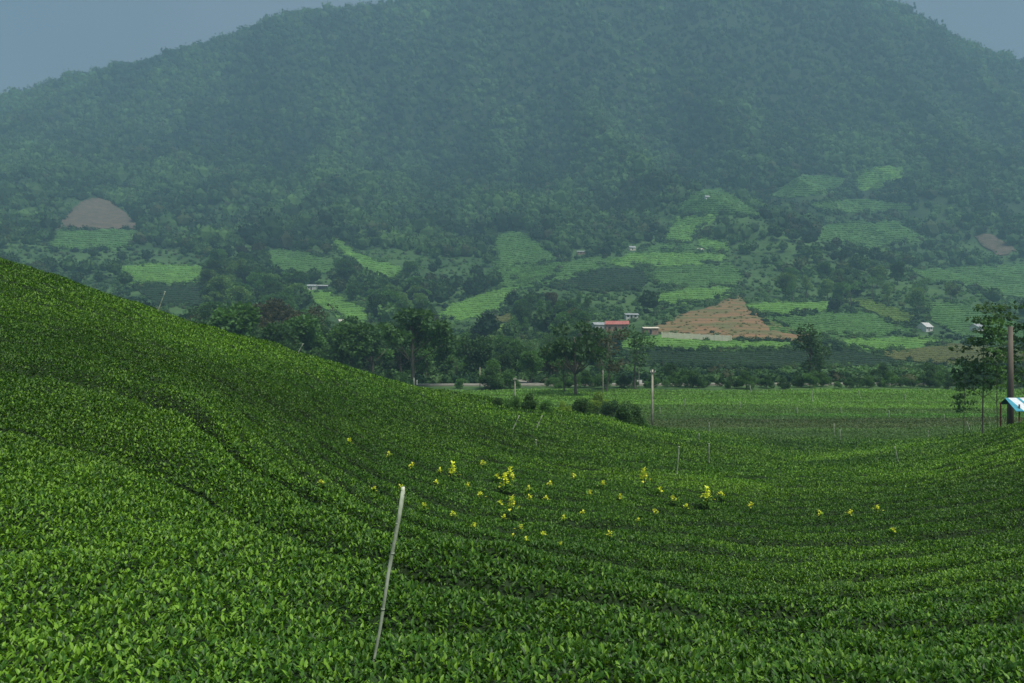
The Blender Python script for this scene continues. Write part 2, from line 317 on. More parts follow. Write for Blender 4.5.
# ------------------------------------------------------------------ fields on the far slopes (outlines walked on the land)
FM = {
 'bright': fieldmat('bright_tea', (.11, .25, .050), (.165, .33, .065), (.045, .11, .03), .5, .35),
 'mid': fieldmat('mid_tea', (.075, .18, .045), (.11, .23, .06), (.018, .04, .014), .4, .45),
 'dark': fieldmat('dark_tea', (.018, .042, .018), (.030, .064, .025), (.010, .02, .009), .35, .5),
 'soil': fieldmat('cleared_soil', (.31, .18, .09), (.17, .17, .065), (.09, .06, .035), .3, .3, .08),
 'greysoil': fieldmat('weathered_soil', (.105, .09, .06), (.19, .135, .10), (.06, .07, .035), .35, .45, .12),
 'yellow': fieldmat('dry_grass', (.10, .12, .035), (.14, .15, .05), (.06, .08, .025), .4, .3),
 'lime': fieldmat('lime_grass', (.085, .15, .03), (.12, .19, .045), (.06, .09, .025), .4, .3)}
FIELDS = [
 ('soil_bank','greysoil',[(56,229),(70,212),(84,201),(97,199),(110,202),(126,214),(140,229)]),
 ('tea_field','mid',[(58,231),(140,231),(128,250),(45,252)]),
 ('tea_field','bright',[(118,268),(150,265),(200,267),(206,284),(130,286)]),
 ('tea_field','dark',[(135,288),(206,286),(208,306),(158,306)]),
 ('tea_field','mid',[(262,253),(285,250),(305,253),(330,262),(340,273),(300,275),(270,268)]),
 ('tea_field','bright',[(330,238),(342,241),(360,255),(380,263),(400,267),(402,277),(385,281),(366,276),(352,262),(338,252)]),
 ('tea_field','bright',[(298,291),(325,292),(345,300),(368,312),(368,328),(345,322),(322,308)]),
 ('tea_field','bright',[(436,318),(450,306),(475,298),(505,289),(519,288),(508,303),(490,316),(460,321)]),
 ('tea_field','mid',[(494,236),(512,232),(528,236),(545,250),(560,262),(556,278),(530,287),(500,288),(496,262)]),
 ('grass_field','yellow',[(482,319),(512,315),(513,323),(481,325)]),
 ('grass_field','lime',[(486,327),(506,325),(506,335),(490,336)]),
 ('tea_field','mid',[(676,213),(688,197),(705,190),(718,189),(735,197),(752,209),(766,219),(744,216),(720,214),(700,216)]),
 ('tea_field','bright',[(674,220),(690,216),(718,216),(712,222),(698,232),(690,243),(664,243),(668,234)]),
 ('tea_field','bright',[(697,238),(726,242),(729,252),(712,253),(697,246)]),
 ('tea_field','mid',[(640,250),(660,244),(692,244),(698,252),(640,253)]),
 ('tea_field','bright',[(606,266),(626,255),(690,253),(722,254),(729,260),(700,265),(650,268)]),
 ('tea_field','dark',[(552,288),(600,270),(648,269),(655,278),(640,289),(600,292)]),
 ('tea_field','bright',[(655,302),(664,292),(690,289),(730,289),(733,294),(700,302),(672,306)]),
 ('cleared_soil','soil',[(648,333),(668,322),(690,312),(712,307),(724,301),(739,297),(745,301),(747,310),(760,317),(775,322),(790,329),(815,335),(812,343),(745,341),(700,335)]),
 ('tea_field','bright',[(744,305),(790,303),(830,303),(832,312),(790,315),(758,314)]),
 ('tea_field','mid',[(762,317),(830,314),(862,312),(900,326),(925,331),(880,337),(800,336),(770,332)]),
 ('grass_field','lime',[(842,300),(868,300),(892,308),(914,316),(914,325),(894,325),(872,312)]),
 ('tea_field','bright',[(620,340),(665,336),(720,340),(792,343),(792,350),(700,351),(622,349)]),
 ('tea_field','bright',[(826,341),(880,339),(935,338),(948,343),(915,349),(872,352),(850,347)]),
 ('tea_field','dark',[(625,352),(700,352),(795,351),(850,350),(885,358),(912,366),(800,369),(700,368),(630,366)]),
 ('grass_field','yellow',[(872,354),(915,350),(952,345),(1024,350),(1060,352),(1060,366),(1000,366),(925,364),(898,360)]),
 ('tea_field','mid',[(768,197),(785,186),(800,177),(825,176),(850,180),(842,190),(815,196),(790,199)]),
 ('tea_field','bright',[(853,183),(862,171),(885,167),(906,167),(902,181),(880,189),(862,192)]),
 ('grass_field','mid',[(806,204),(850,200),(900,202),(912,210),(870,214),(825,214)]),
 ('soil_bank','greysoil',[(974,237),(990,235),(1008,243),(1016,252),(1000,256),(984,248)]),
 ('tea_field','mid',[(505,268),(560,264),(600,256),(626,262),(600,268),(552,286),(522,290)]),
 ('tea_field','mid',[(642,271),(700,266),(728,263),(746,275),(735,287),(668,288),(652,283)]),
 ('tea_field','mid',[(820,226),(860,221),(900,222),(930,240),(870,248),(815,240)]),
 ('grass_field','mid',[(926,303),(960,305),(1000,318),(1060,330),(1060,346),(960,338),(932,322)]),
 ('grass_field','mid',[(908,270),(960,268),(1024,264),(1060,264),(1060,300),(1000,296),(965,286),(930,282)]),
]
fieldpolys = [f[2] for f in FIELDS]
for nm, mt, poly in FIELDS:
    P = []
    for i in range(len(poly)):
        a, b = np.array(poly[i], float), np.array(poly[(i+1) % len(poly)], float); n = max(1, int(np.hypot(*(b-a))/4))
        for k in range(n):
            q = a+(b-a)*k/n; P.append(q+(rng.normal(0, .8, 2) if k else 0))
    P = np.array(P); B = hit(P[:, 0], P[:, 1])
    cx, cy = B.mean(0)
    # interior points in picture spacing ~4 px -> world
    x0, x1 = P[:, 0].min(), P[:, 0].max(); y0, y1 = P[:, 1].min(), P[:, 1].max()
    gx, gy = np.meshgrid(np.arange(x0+2, x1, 4.0), np.arange(y0+1.2, y1, 1.8)); gx = gx.ravel(); gy = gy.ravel()
    ins = inpoly(gx, gy, [tuple(q) for q in P]); Ip = hit(gx[ins], gy[ins]) if ins.any() else np.zeros((0, 2))
    allp = [Vector((float(a), float(b))) for a, b in np.concatenate([B, Ip])]
    nb = len(B); res = delaunay_2d_cdt(allp, [], [list(range(nb))], 1, .05)
    V2 = np.array([tuple(v) for v in res[0]]); Fc = [tuple(f) for f in res[2]]
    lift = np.interp(V2[:, 1], [160, 400, 1000], [.35, .7, 1.6])
    V3 = np.column_stack([V2, ground(V2[:, 0], V2[:, 1])+lift])
    # skirt: closes the edge of the crop down into the soil
    cnt = {}
    for f in Fc:
        for k in range(len(f)):
            e = (f[k], f[(k+1) % len(f)]); cnt[tuple(sorted(e))] = cnt.get(tuple(sorted(e)), [])+[e]
    nv = len(V3); V4 = np.concatenate([V3, V3-np.array([0, 0, 3.0])]); tri = list(Fc)
    for e in cnt.values():
        if len(e) == 1: a, b = e[0]; tri.append((b, a, a+nv, b+nv))
    me = bpy.data.meshes.new(nm); me.from_pydata(V4.tolist(), [], tri); me.materials.append(FM[mt]); me.polygons.foreach_set('use_smooth', [True]*len(Fc)+[False]*(len(tri)-len(Fc))); me.update()
    link(nm, me, kind='structure')

# road along the foot of the valley, and a short spur climbing off it
xs = np.linspace(-190, 210, 120)
def strip(name, cx_, cy_, w, lift, mat):
    V = []
    for i in range(len(cx_)):
        j0, j1 = max(0, i-1), min(len(cx_)-1, i+1); t = np.array([cx_[j1]-cx_[j0], cy_[j1]-cy_[j0]]); t /= np.hypot(*t); n = np.array([-t[1], t[0]])
        for s_ in (-1, 1):
            x, y = cx_[i]+n[0]*s_*w/2, cy_[i]+n[1]*s_*w/2; V.append((x, y, G(cx_[i], cy_[i])+lift))
    n0 = len(V); V += [(a, b, c-.6) for a, b, c in V]; Fc = []
    for i in range(len(cx_)-1):
        a = 2*i; Fc.append((a, a+2, a+3, a+1)); Fc.append((a, a+n0, a+2+n0, a+2)); Fc.append((a+1, a+3, a+3+n0, a+1+n0))
    me = bpy.data.meshes.new(name); me.from_pydata(V, [], Fc); me.materials.append(mat); me.update(); link(name, me, kind='structure')
strip('road', xs, 177+1.0*np.sin(xs/60), 4.2, .45, M['road'])
strip('path', np.linspace(1.2, 5.5, 12), np.linspace(196, 180, 12), 3.0, .5, M['road'])

# ------------------------------------------------------------------ tea: leaves by the hundred thousand over dark twigs
T_LEAF = np.array([(0, 0, 0), (.20, .33, .05), (0, .33, 0), (-.20, .33, .05), (.17, .68, .02), (0, .68, -.04), (-.17, .68, .02), (0, 1, -.12)])
T_LEAF_F = np.array([(0, 1, 2), (0, 2, 3), (2, 1, 4), (2, 4, 5), (3, 2, 5), (3, 5, 6), (5, 4, 7), (6, 5, 7)])
T_SM = np.array([(0, 0, 0), (.24, .5, .05), (0, 1, -.06), (-.24, .5, .05)]); T_SM_F = np.array([(0, 1, 2), (0, 2, 3)])
def leaves(P, size, tilt, az, tpl, tf, roll=None, wid=1.0):
    n = len(P); st, ct = np.sin(tilt), np.cos(tilt)
    d = np.stack([st*np.cos(az), st*np.sin(az), ct], 1)                     # leaf axis
    up = np.stack([-ct*np.cos(az), -ct*np.sin(az), st], 1)                  # its upper face
    s = np.cross(d, up)
    if roll is not None:
        c, r = np.cos(roll)[:, None], np.sin(roll)[:, None]; s, up = s*c+up*r, up*c-s*r
    V = P[:, None, :]+size[:, None, None]*(tpl[None, :, 0, None]*wid*s[:, None, :]+tpl[None, :, 1, None]*d[:, None, :]+tpl[None, :, 2, None]*up[:, None, :])
    Fc = (tf[None]+(np.arange(n)*len(tpl))[:, None, None]).reshape(-1, tf.shape[1])
    return V.reshape(-1, 3), Fc
def tea_tint(x, y, n):
    patch = fbm(x/7+3, y/7, 91, 3); fine = rng.random(n)
    young = sstep(.42, 1.0, fine+.40*patch)
    old = np.array([.022, .072, .010]); mid = np.array([.060, .175, .018]); new = np.array([.205, .400, .036])
    c = old*.8+(mid-old*.8)*rng.random((n, 1))**.8; c = c+(new-c)*(young*.95)[:, None]
    c = c*(1+.40*fbm(x/9, y/12, 97, 3))[:, None]
    # valley-floor plots beyond the hill
    w = sstep(76, 84, y)
    plotc = yb = y+9*fbm(x/38, y/30, 58, 2)+rng.normal(0, 1.6, n)
    plotc = np.where((yb > 122)[:, None], np.array([.16, .34, .045]), np.where((yb > 106)[:, None], np.array([.11, .23, .042]), np.array([.10, .155, .048])))
    plotc = plotc*(.8+.4*rng.random((n, 1)))*(1+.55*fbm(x/34, y/1.9, 55, 3))[:, None]
    edge = sstep(-.3, .3, fbm(x/40, y/12, 66, 2)); plotc = np.where(((y < 108) & (edge > .45))[:, None], plotc*np.array([1.0, 1.3, 1.0]), plotc)
    return c*(1-w[:, None])+plotc*w[:, None]
def tea_batch(y0, y1, sfun, c, um, tpl, tf, nm):
    n_b = 60; ye = np.exp(np.linspace(math.log(y0), math.log(y1), n_b+1)); X = []; Y = []
    for a, b in zip(ye[:-1], ye[1:]):
        ym = (a+b)/2; half = um*(ym+4.0); area = 2*half*(b-a); n = int(area*c/sfun(ym)**2)
        X.append(rng.uniform(-half, half, n)); Y.append(rng.uniform(a, b, n))
    X = np.concatenate(X); Y = np.concatenate(Y); n = len(X)
    Z = canopy(X, Y)
    size = sfun(Y)*rng.uniform(.65, 1.3, n)
    P = np.stack([X, Y, Z-size*.75+size*rng.random(n)*.75], 1)
    tilt = np.abs(rng.normal(.72, .36, n))+.35*sstep(70, 90, Y); az = rng.uniform(0, 2*math.pi, n)
    V, Fc = leaves(P, size, tilt, az, tpl, tf, rng.normal(0, .35, n))
    col = np.repeat(tea_tint(X, Y, n), len(tpl), 0)
    return V, Fc, col
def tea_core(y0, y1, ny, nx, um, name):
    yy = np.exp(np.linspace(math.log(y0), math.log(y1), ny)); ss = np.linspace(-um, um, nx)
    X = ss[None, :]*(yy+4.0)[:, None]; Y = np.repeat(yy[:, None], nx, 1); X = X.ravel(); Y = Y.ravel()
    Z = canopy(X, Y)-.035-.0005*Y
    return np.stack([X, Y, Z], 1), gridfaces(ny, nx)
def combine(name, parts, mats, label, cat='tea plants'):
    V = []; Q = []; Tr = []; C = []; n = 0; mi = []
    for v, f, c, k in parts:
        V.append(v); C.append(c); (Q if f.shape[1] == 4 else Tr).append((f+n, k)); n += len(v)
    fl = [a for a, _ in Q]+[a for a, _ in Tr]; mi = np.concatenate([np.full(len(a), k) for a, k in Q+Tr])
    me = mesh(name, np.concatenate(V), fl, mats, np.concatenate(C), mi, False)
    o = link(name, me); o['label'] = label; o['category'] = cat; o['kind'] = 'stuff'; return o
def sz_near(y): return np.maximum(.060, .0029*y)
UM = .92
v1, f1, c1 = tea_batch(2.6, 14, sz_near, 6.5, UM, T_LEAF, T_LEAF_F, 'a')
v2, f2, c2 = tea_batch(14, 80, sz_near, 4.6, UM, T_SM, T_SM_F, 'b')
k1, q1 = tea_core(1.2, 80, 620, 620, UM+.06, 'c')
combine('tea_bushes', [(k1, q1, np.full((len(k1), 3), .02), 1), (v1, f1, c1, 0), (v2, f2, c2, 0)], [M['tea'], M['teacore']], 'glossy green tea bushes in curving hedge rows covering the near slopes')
def sz_far(y): return .0025*y
v3, f3, c3 = tea_batch(80, 163, sz_far, 3.2, .86, T_SM, T_SM_F, 'd')
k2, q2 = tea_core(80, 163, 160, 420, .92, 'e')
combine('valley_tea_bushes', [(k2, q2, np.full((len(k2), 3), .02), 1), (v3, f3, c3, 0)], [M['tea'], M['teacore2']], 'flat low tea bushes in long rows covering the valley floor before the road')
print('leaves', len(f1), len(f2), len(f3))

# ------------------------------------------------------------------ trees
KIND0 = {
 'dark': (np.array([.022, .050, .018]), np.array([.040, .085, .028])),
 'green': (np.array([.034, .080, .024]), np.array([.060, .125, .036])),
 'pale': (np.array([.055, .105, .035]), np.array([.090, .150, .050])),
 'lime': (np.array([.10, .17, .03]), np.array([.16, .24, .045])),
 'rust': (np.array([.034, .042, .018]), np.array([.062, .056, .028]))}
KIND = {k: (a*2.0, b*2.2) for k, (a, b) in KIND0.items()}
def crown_mesh(kind, shape, seed, nq, name='crown'):
    r = np.random.default_rng(seed); P = []; Nn = []; blobs = []
    if shape == 'round':
        for i in range(15):
            a = r.uniform(0, 6.283); q = r.random()**.5; zz = r.uniform(0, 1); rad = q*3.2*math.sqrt(max(.05, 1-(zz-.35)**2*1.6)); blobs.append((rad*math.cos(a), rad*math.sin(a), 3.4+zz*5.6, r.uniform(1.1, 1.9), .8))
    elif shape == 'spread':
        for i in range(17):
            a = r.uniform(0, 6.283); q = r.random()**.5*4.6; zz = 8.7-q*q*.10-r.random()*2.6; blobs.append((q*math.cos(a), q*math.sin(a), zz, r.uniform(.9, 1.6), .45))
    elif shape == 'tall':
        for i in range(17):
            a = r.uniform(0, 6.283); zz = r.uniform(.0, 1); q = r.random()*1.9*(1.05-.6*abs(zz-.4)); blobs.append((q*math.cos(a), q*math.sin(a), 2.8+zz*6.6, r.uniform(.7, 1.25), .95))
    elif shape == 'airy':
        for i in range(20):
            a = r.uniform(0, 6.283); zz = r.uniform(0, 1); q = r.random()**.6*3.2*(.45+.75*zz); blobs.append((q*math.cos(a), q*math.sin(a), 3.8+zz*5.6, r.uniform(.55, 1.15), .5))
    elif shape == 'cone':
        for i in range(26):
            zz = (i+.5)/26; a = i*2.4; q = (1-zz)*1.5; blobs.append((q*math.cos(a), q*math.sin(a), .9+zz*8.7, .35+.85*(1-zz), 1.0))
    elif shape == 'bush':
        for i in range(16):
            a = r.uniform(0, 6.283); q = r.random()**.5*4.0; zz = r.uniform(.10, 1)*(1-(q/4.6)**2*.6); blobs.append((q*math.cos(a), q*math.sin(a), 1.0+zz*7.4, r.uniform(1.2, 2.3), .85))
    elif shape == 'tiered':
        for L_ in range(8):
            zz = 4.4+L_*.74; R = (2.4-.16*L_)*r.uniform(.55, 1.15)
            for k in range(4):
                a = r.uniform(0, 6.283); q = R*r.uniform(.25, 1); blobs.append((q*math.cos(a), q*math.sin(a), zz+r.normal(0, .12)-q*.06, r.uniform(.40, .85), .16))
    per = nq//len(blobs); cols = []; sizes = []
    lo, hi = KIND[kind]
    for bx_, by_, bz_, br, fl in blobs:
        m = int(per*br*br/1.6) if shape != 'tiered' else per
        d = r.normal(0, 1, (m, 3)); d /= np.linalg.norm(d, axis=1)[:, None]; rr = br*(.55+.5*r.random(m)**.6)
        P.append(np.stack([bx_+d[:, 0]*rr, by_+d[:, 1]*rr, bz_+d[:, 2]*rr*fl], 1)); Nn.append(d)
        c = lo+(hi-lo)*r.random((m, 1)); cols.append(c*(.85+.3*r.random()))
    P = np.concatenate(P); D_ = np.concatenate(Nn); n = len(P); cols = np.concatenate(cols)
    size = r.uniform(.22, .48, n)*(1.25 if shape in ('round', 'spread', 'bush') else 1)
    if shape == 'tiered': size *= .62
    ax = D_+r.normal(0, .7, (n, 3)); ax /= np.linalg.norm(ax, axis=1)[:, None]
    tilt = np.arccos(np.clip(ax[:, 2], -1, 1)); az = np.arctan2(ax[:, 1], ax[:, 0])
    V, Fc = leaves(P, size*1.15, tilt, az, T_SM, T_SM_F, r.uniform(-1, 1, n), 1.7)
    return mesh(name, V, [Fc], [M['leaf']], np.repeat(cols, 4, 0)), blobs
def trunk_mesh(blobs, seed, mat, rad=.22, shape=''):
    r = np.random.default_rng(seed+500); mb = MB(); top = max(b[2] for b in blobs)*.86; pts = []; rr = []; wx = wy = 0
    for k in range(8):
        t = k/7; wb = .03 if shape == 'tiered' else .09; wx += r.normal(0, wb); wy += r.normal(0, wb); pts.append((wx*(k > 0), wy*(k > 0), -.5+t*(top+.5))); rr.append(rad*(1.15-t*.85)*(1.35 if k == 0 else 1))
    mb.tube(pts, rr, 7)
    if shape != 'cone':
        for b in blobs[::(2 if shape != 'tiered' else 3)]:
            zt = max(1.2, b[2]*.62 if shape != 'tiered' else b[2]-.2); k = min(7, max(1, int(zt/top*7))); a = np.array(pts[k]); e = np.array(b[:3]); mid = (a+e)/2+np.array([0, 0, -.25*abs(e[2]-a[2])*.3])
            mb.tube([a, mid, e], [rad*.42*(1.1-.5*k/7), rad*.25, rad*.08], 5)
    return mb.data('trunk', mat, True)
PROTO = {}
def proto(kind, shape, v):
    key = (kind, shape, v)
    if key not in PROTO:
        nq = {'round': 3000, 'spread': 3000, 'tall': 2400, 'airy': 1500, 'cone': 2600, 'bush': 2600, 'tiered': 1250}[shape]
        cm, bl = crown_mesh(kind, shape, 100+v*31+len(shape)*7, nq)
        tm = None if shape == 'bush' and v > 5 else trunk_mesh(bl, v, M['palebark'] if shape in ('airy',) else M['bark'], {'bush': .16, 'tiered': .06, 'cone': .2, 'airy': .15, 'tall': .18}.get(shape, .24), shape)
        PROTO[key] = (cm, tm)
    return PROTO[key]
def tree(x, y, h, kind, shape, v, label, cat, group=None, name=None, z=None, sx_=1.0, lean=0):
    cm, tm = proto(kind, shape, v); s = h/9.8
    o = thing(name or ('shrub' if shape == 'bush' else 'conifer_tree' if shape == 'cone' else 'tree'), (x, y, (G(x, y) if z is None else z)), label, cat, group, rng.uniform(0, 6.283), (s*sx_, s*sx_, s))
    link('crown', cm, o)
    if tm: link('trunk', tm, o)
    return o
def at(px, D): return (px-CX)/F*D, D
# --- trees and shrubs one can single out
def hero(px, D, h, kind, shape, v, label, cat='tree', group=None, sx_=1.0):
    x, y = at(px, D); return tree(x, y, h, kind, shape, v, label, cat, group, sx_=sx_)
hero(411, 172, 19.5, 'dark', 'spread', 0, 'tall dark tree with a broad umbrella crown over the left end of the pale road', sx_=1.0)
hero(576, 148, 16.4, 'dark', 'spread', 3, 'full dark tree, nearest on the far edge of the valley field', sx_=.78)
hero(564, 156, 11, 'green', 'airy', 1, 'slim sparse tree just left of the full dark field-edge tree')
hero(606, 158, 13.5, 'rust', 'airy', 2, 'thin sparse tree just right of the full dark field-edge tree')
hero(636, 163, 14, 'dark', 'airy', 3, 'tall thin-crowned tree between the bright field and the pale boundary wall')
hero(811, 186, 14, 'dark', 'tall', 0, 'dense dark upright tree standing by itself behind the right half of the valley field', sx_=1.2)
hero(819, 190, 8, 'dark', 'tall', 1, 'short dark tree leaning against the foot of the dense upright one', sx_=1.1)
hero(376, 470, 17, 'dark', 'cone', 0, 'dark pointed conifer beside the bright strip field above the grey cabin', 'tree', sx_=1.15)
hero(369, 474, 11, 'dark', 'cone', 1, 'smaller dark pointed conifer touching the left side of the tall pointed one', 'tree', sx_=1.2)
hero(277, 262, 25, 'rust', 'spread', 1, 'rust-tinged tree with a wide crown behind the left tea hill', sx_=.8)
hero(312, 250, 22, 'rust', 'airy', 1, 'rust-tinged tree with a thin crown behind the left tea hill')
hero(346, 215, 17, 'dark', 'round', 1, 'dark rounded tree left of the umbrella-crowned tree by the road')
hero(372, 200, 17, 'dark', 'spread', 2, 'dark flat-crowned tree close behind and left of the umbrella-crowned tree', sx_=.8)
hero(445, 205, 11, 'green', 'round', 2, 'mid green round tree right of the umbrella-crowned tree, above the pale road')
hero(473, 200, 13, 'dark', 'round', 3, 'dark round tree above the middle of the pale road')
hero(460, 166, 2.6, 'green', 'bush', 3, 'small green shrub growing in front of the pale road', 'shrub')
hero(500, 166, 7, 'green', 'bush', 1, 'big green bush hiding the road left of the short spur path', 'shrub')
hero(488, 163, 5, 'dark', 'bush', 2, 'dark bush at the right end of the visible pale road', 'shrub')
def on_tea(px, row):
    d = np.exp(np.linspace(math.log(3.2), math.log(156), 1500)); x = (px-CX)/F*d; rr = CY-F*(base(x, d)-ZC)/d
    w = np.nonzero(rr <= row)[0]; k = w[0] if len(w) else len(d)-1; return x[k], d[k]
for px, row, hp, k, v, lab in [
 (497, 405, 12, 'dark', 0, 'low dark shrub, leftmost on the crest of the tea hill'), (513, 408, 17, 'green', 1, 'shaggy green shrub second from the left on the hill crest'),
 (530, 410, 20, 'dark', 2, 'rounded dark shrub on the hill crest right of the shaggy one'), (547, 412, 18, 'green', 3, 'low green shrub left of the yellow-green ones on the hill crest'),
 (565, 411, 14, 'lime', 1, 'low pale shrub on the crest below the full dark tree'), (583, 414, 21, 'dark', 5, 'round dark shrub between two yellow-green shrubs on the hill crest'),
 (598, 414, 24, 'lime', 2, 'bright yellow-green shrub, tallest of its colour on the hill crest'), (612, 418, 22, 'dark', 0, 'dark shrub right of the bright yellow-green one'),
 (622, 421, 14, 'green', 1, 'low green shrub between the yellow-green shrub and the pole bush'), (643, 426, 12, 'green', 2, 'low green shrub at the foot of the concrete pole')]:
    x, y = on_tea(px, row); h = hp/F*y; tree(x, y, h, k, 'bush', v, lab, 'shrub', 'shrubs along the crest of the tea hill', z=float(base(np.array([x]), np.array([y]))[0])-.25, sx_=.95)
x, y = on_tea(630, 424); tree(x, y, 28/F*y, 'dark', 'bush', 4, 'dark bush beside the foot of the concrete utility pole', 'shrub', z=float(base(np.array([x]), np.array([y]))[0])-.2, sx_=.9)
for px, D, h, k, v, lab, sx_ in [
 (983, 66, 12.2, 'dark', 0, 'tallest tiered tree, middle one of three left of the brown pole', 1.0),
 (964, 68, 7.6, 'dark', 1, 'short thin tree with tiered crown, leftmost of the three beside the brown pole', .8),
 (998, 64, 10.6, 'green', 2, 'thin tree with tiered crown just left of the brown pole', .75),
 (1024, 60, 11.2, 'dark', 3, 'thin tree with tiered crown right of the brown pole, cut by the frame', 1.0)]:
    x, y = at(px, D); tree(x, y, h, k, 'tiered', v, lab, 'tree', 'thin tiered trees by the brown pole', 'tiered_tree', sx_=sx_)
# --- groves: where the bases may stand
ZONES = [  # label phrase, D range, px range, spacing m, kinds, shapes, height
 ('on the wooded slope behind the left tea hill', (175, 330), (170, 330), 11, ['dark', 'green', 'rust', 'dark'], ['round', 'tall', 'spread'], (12, 19)),
 ('in the dark thicket left of the pale road', (178, 300), (318, 440), 11, ['dark', 'dark', 'green'], ['round', 'spread', 'tall'], (10, 15)),
 ('in the thicket above the pale road', (184, 300), (440, 560), 11, ['green', 'dark', 'green', 'pale'], ['round', 'airy', 'round'], (6, 10)),
 ('in the grove below the red-roofed house', (186, 300), (545, 640), 12, ['dark', 'green', 'rust'], ['round', 'airy'], (7, 11)),
 ('in the belt along the far edge of the valley field', (184, 225), (640, 930), 8.5, ['dark', 'dark', 'green'], ['bush', 'round', 'bush'], (3.5, 6.5)),
 ('in the belt behind the right end of the valley field', (180, 240), (900, 1060), 12, ['dark', 'green'], ['bush', 'round'], (4, 7)),
 ('in the dark wood left of the red-roofed house', (330, 470), (500, 600), 14, ['dark', 'dark', 'green', 'rust'], ['round', 'tall', 'round'], (10, 14)),
 ('in the wooded hollow above the grey cabin', (430, 640), (180, 430), 19, ['green', 'dark', 'pale'], ['round', 'spread', 'round'], (13, 19)),
 ('in the tall grove above the long cleared bank', (430, 620), (775, 960), 17, ['dark', 'green', 'pale'], ['round', 'tall', 'airy'], (12, 19)),
 ('in the low hedge between the valley field and the road', (9, 10), (0, 1), 11, ['dark'], ['bush'], (2, 4)),
]
allpoly = fieldpolys
def blocked(px, row, hpx):
    b = np.zeros(len(px), bool)
    for pl in allpoly: b |= inpoly(px, row+.5, pl) | inpoly(px, row-hpx*.45, pl) | inpoly(px, row-hpx*.8, pl)
    return b
HOUSEPX = [(318, 287, 14, 8), (344, 322, 12, 7), (617, 326, 30, 10), (697, 337, 44, 8), (650, 333, 14, 8), (926, 328, 14, 8), (976, 329, 12, 8), (632, 249, 5, 4), (706, 197, 4, 4), (700, 251, 3, 3), (580, 252, 8, 4)]
def near_house(px, row, hpx):
    b = np.zeros(len(px), bool)
    for hx, hy, w, h in HOUSEPX: b |= (np.abs(px-hx) < w*.8+hpx*.28) & (row > hy-3) & (row-hpx < hy+2)
    return b
IND = []; occupied = []
for zi, (phr, (d0, d1), (p0, p1), sp, kinds, shapes, (h0, h1)) in enumerate(ZONES[:-1]):
    y = d0
    while y < d1:
        xa, xb = (p0-CX)/F*y, (p1-CX)/F*y; n = max(1, int((xb-xa)/sp))
        for k in range(n):
            IND.append((xa+(k+.5+random.uniform(-.45, .45))*(xb-xa)/n, y+random.uniform(-.45, .45)*sp, random.uniform(h0, h1), random.choice(kinds), random.choice(shapes), zi))
        y += sp*1.05
ax_ = np.array([t[0] for t in IND]); ay_ = np.array([t[1] for t in IND]); ah_ = np.array([t[2] for t in IND]); az_ = ground(ax_, ay_)
px_, row_ = to_px(ax_, ay_, az_); hp_ = ah_*F/ay_
bad = blocked(px_, row_, hp_) | near_house(px_, row_, hp_)
# keep the sight line to the pale road open where the photo shows it
bad |= (ay_ < 183) & (px_ > 410) & (px_ < 484)
IND = [t for t, b in zip(IND, bad) if not b]
KW = {'dark': 'dark green', 'green': 'mid green', 'pale': 'pale green', 'rust': 'brownish', 'lime': 'yellow-green'}
SW = {'round': 'round-crowned tree', 'tall': 'narrow upright tree', 'spread': 'flat spreading tree', 'airy': 'sparse thin-stemmed tree', 'bush': 'bushy shrub'}
IND.sort(key=lambda t: -t[2]/t[1]); IND, REST = IND[:240], IND[240:]
bx0 = 0
for px in np.arange(-20, 1060, 9.5):
    if 408 < px < 486 or 517 < px < 541: continue
    D = random.uniform(164, 171); xx, yy = at(px+random.uniform(-4, 4), D)
    IND.append((xx, yy, random.uniform(1.6, 4.2)*(1.3 if random.random() < .15 else 1), random.choice(['dark', 'dark', 'green', 'green']), 'bush', len(ZONES)-1))
for x, y, h, k, sh, zi in IND:
    tree(x, y, h, k, sh, random.randrange(3), f'{KW[k]} {SW[sh]} {ZONES[zi][0]}', 'shrub' if sh == 'bush' else 'tree', f'{KW[k]} {SW[sh]}s {ZONES[zi][0]}')
print('individual trees', len(IND), 'rest', len(REST))

# --- far woods: thousands of crowns merged into one mass
def lowcrown(seed, nq, ico):
    r = np.random.default_rng(seed); P = []
    import bmesh
    bm = bmesh.new(); bmesh.ops.create_icosphere(bm, subdivisions=ico, radius=1)
    v = np.array([tuple(q.co) for q in bm.verts]); f = np.array([[w.index for w in q.verts] for q in bm.faces]); bm.free()
    v = v*(.78+.40*r.random((len(v), 1))); v[:, 2] = v[:, 2]*.85
    d = r.normal(0, 1, (nq, 3)); d[:, 2] = np.abs(d[:, 2])*1.1-.25; d /= np.linalg.norm(d, axis=1)[:, None]
    Pq = d*(.80+.32*r.random((nq, 1)))*np.array([1, 1, .95]); ax = d+r.normal(0, .8, (nq, 3)); ax /= np.linalg.norm(ax, axis=1)[:, None]
    V, Fc = leaves(Pq, r.uniform(.25, .5, nq), np.arccos(np.clip(ax[:, 2], -1, 1)), np.arctan2(ax[:, 1], ax[:, 0]), T_SM, T_SM_F, r.uniform(-1.5, 1.5, nq), 1.8)
    tint = np.concatenate([.72+.5*r.random(len(v)), np.repeat(.75+.6*r.random(nq), 4)])
    return np.concatenate([v, V]), np.concatenate([f, Fc+len(v)]), tint
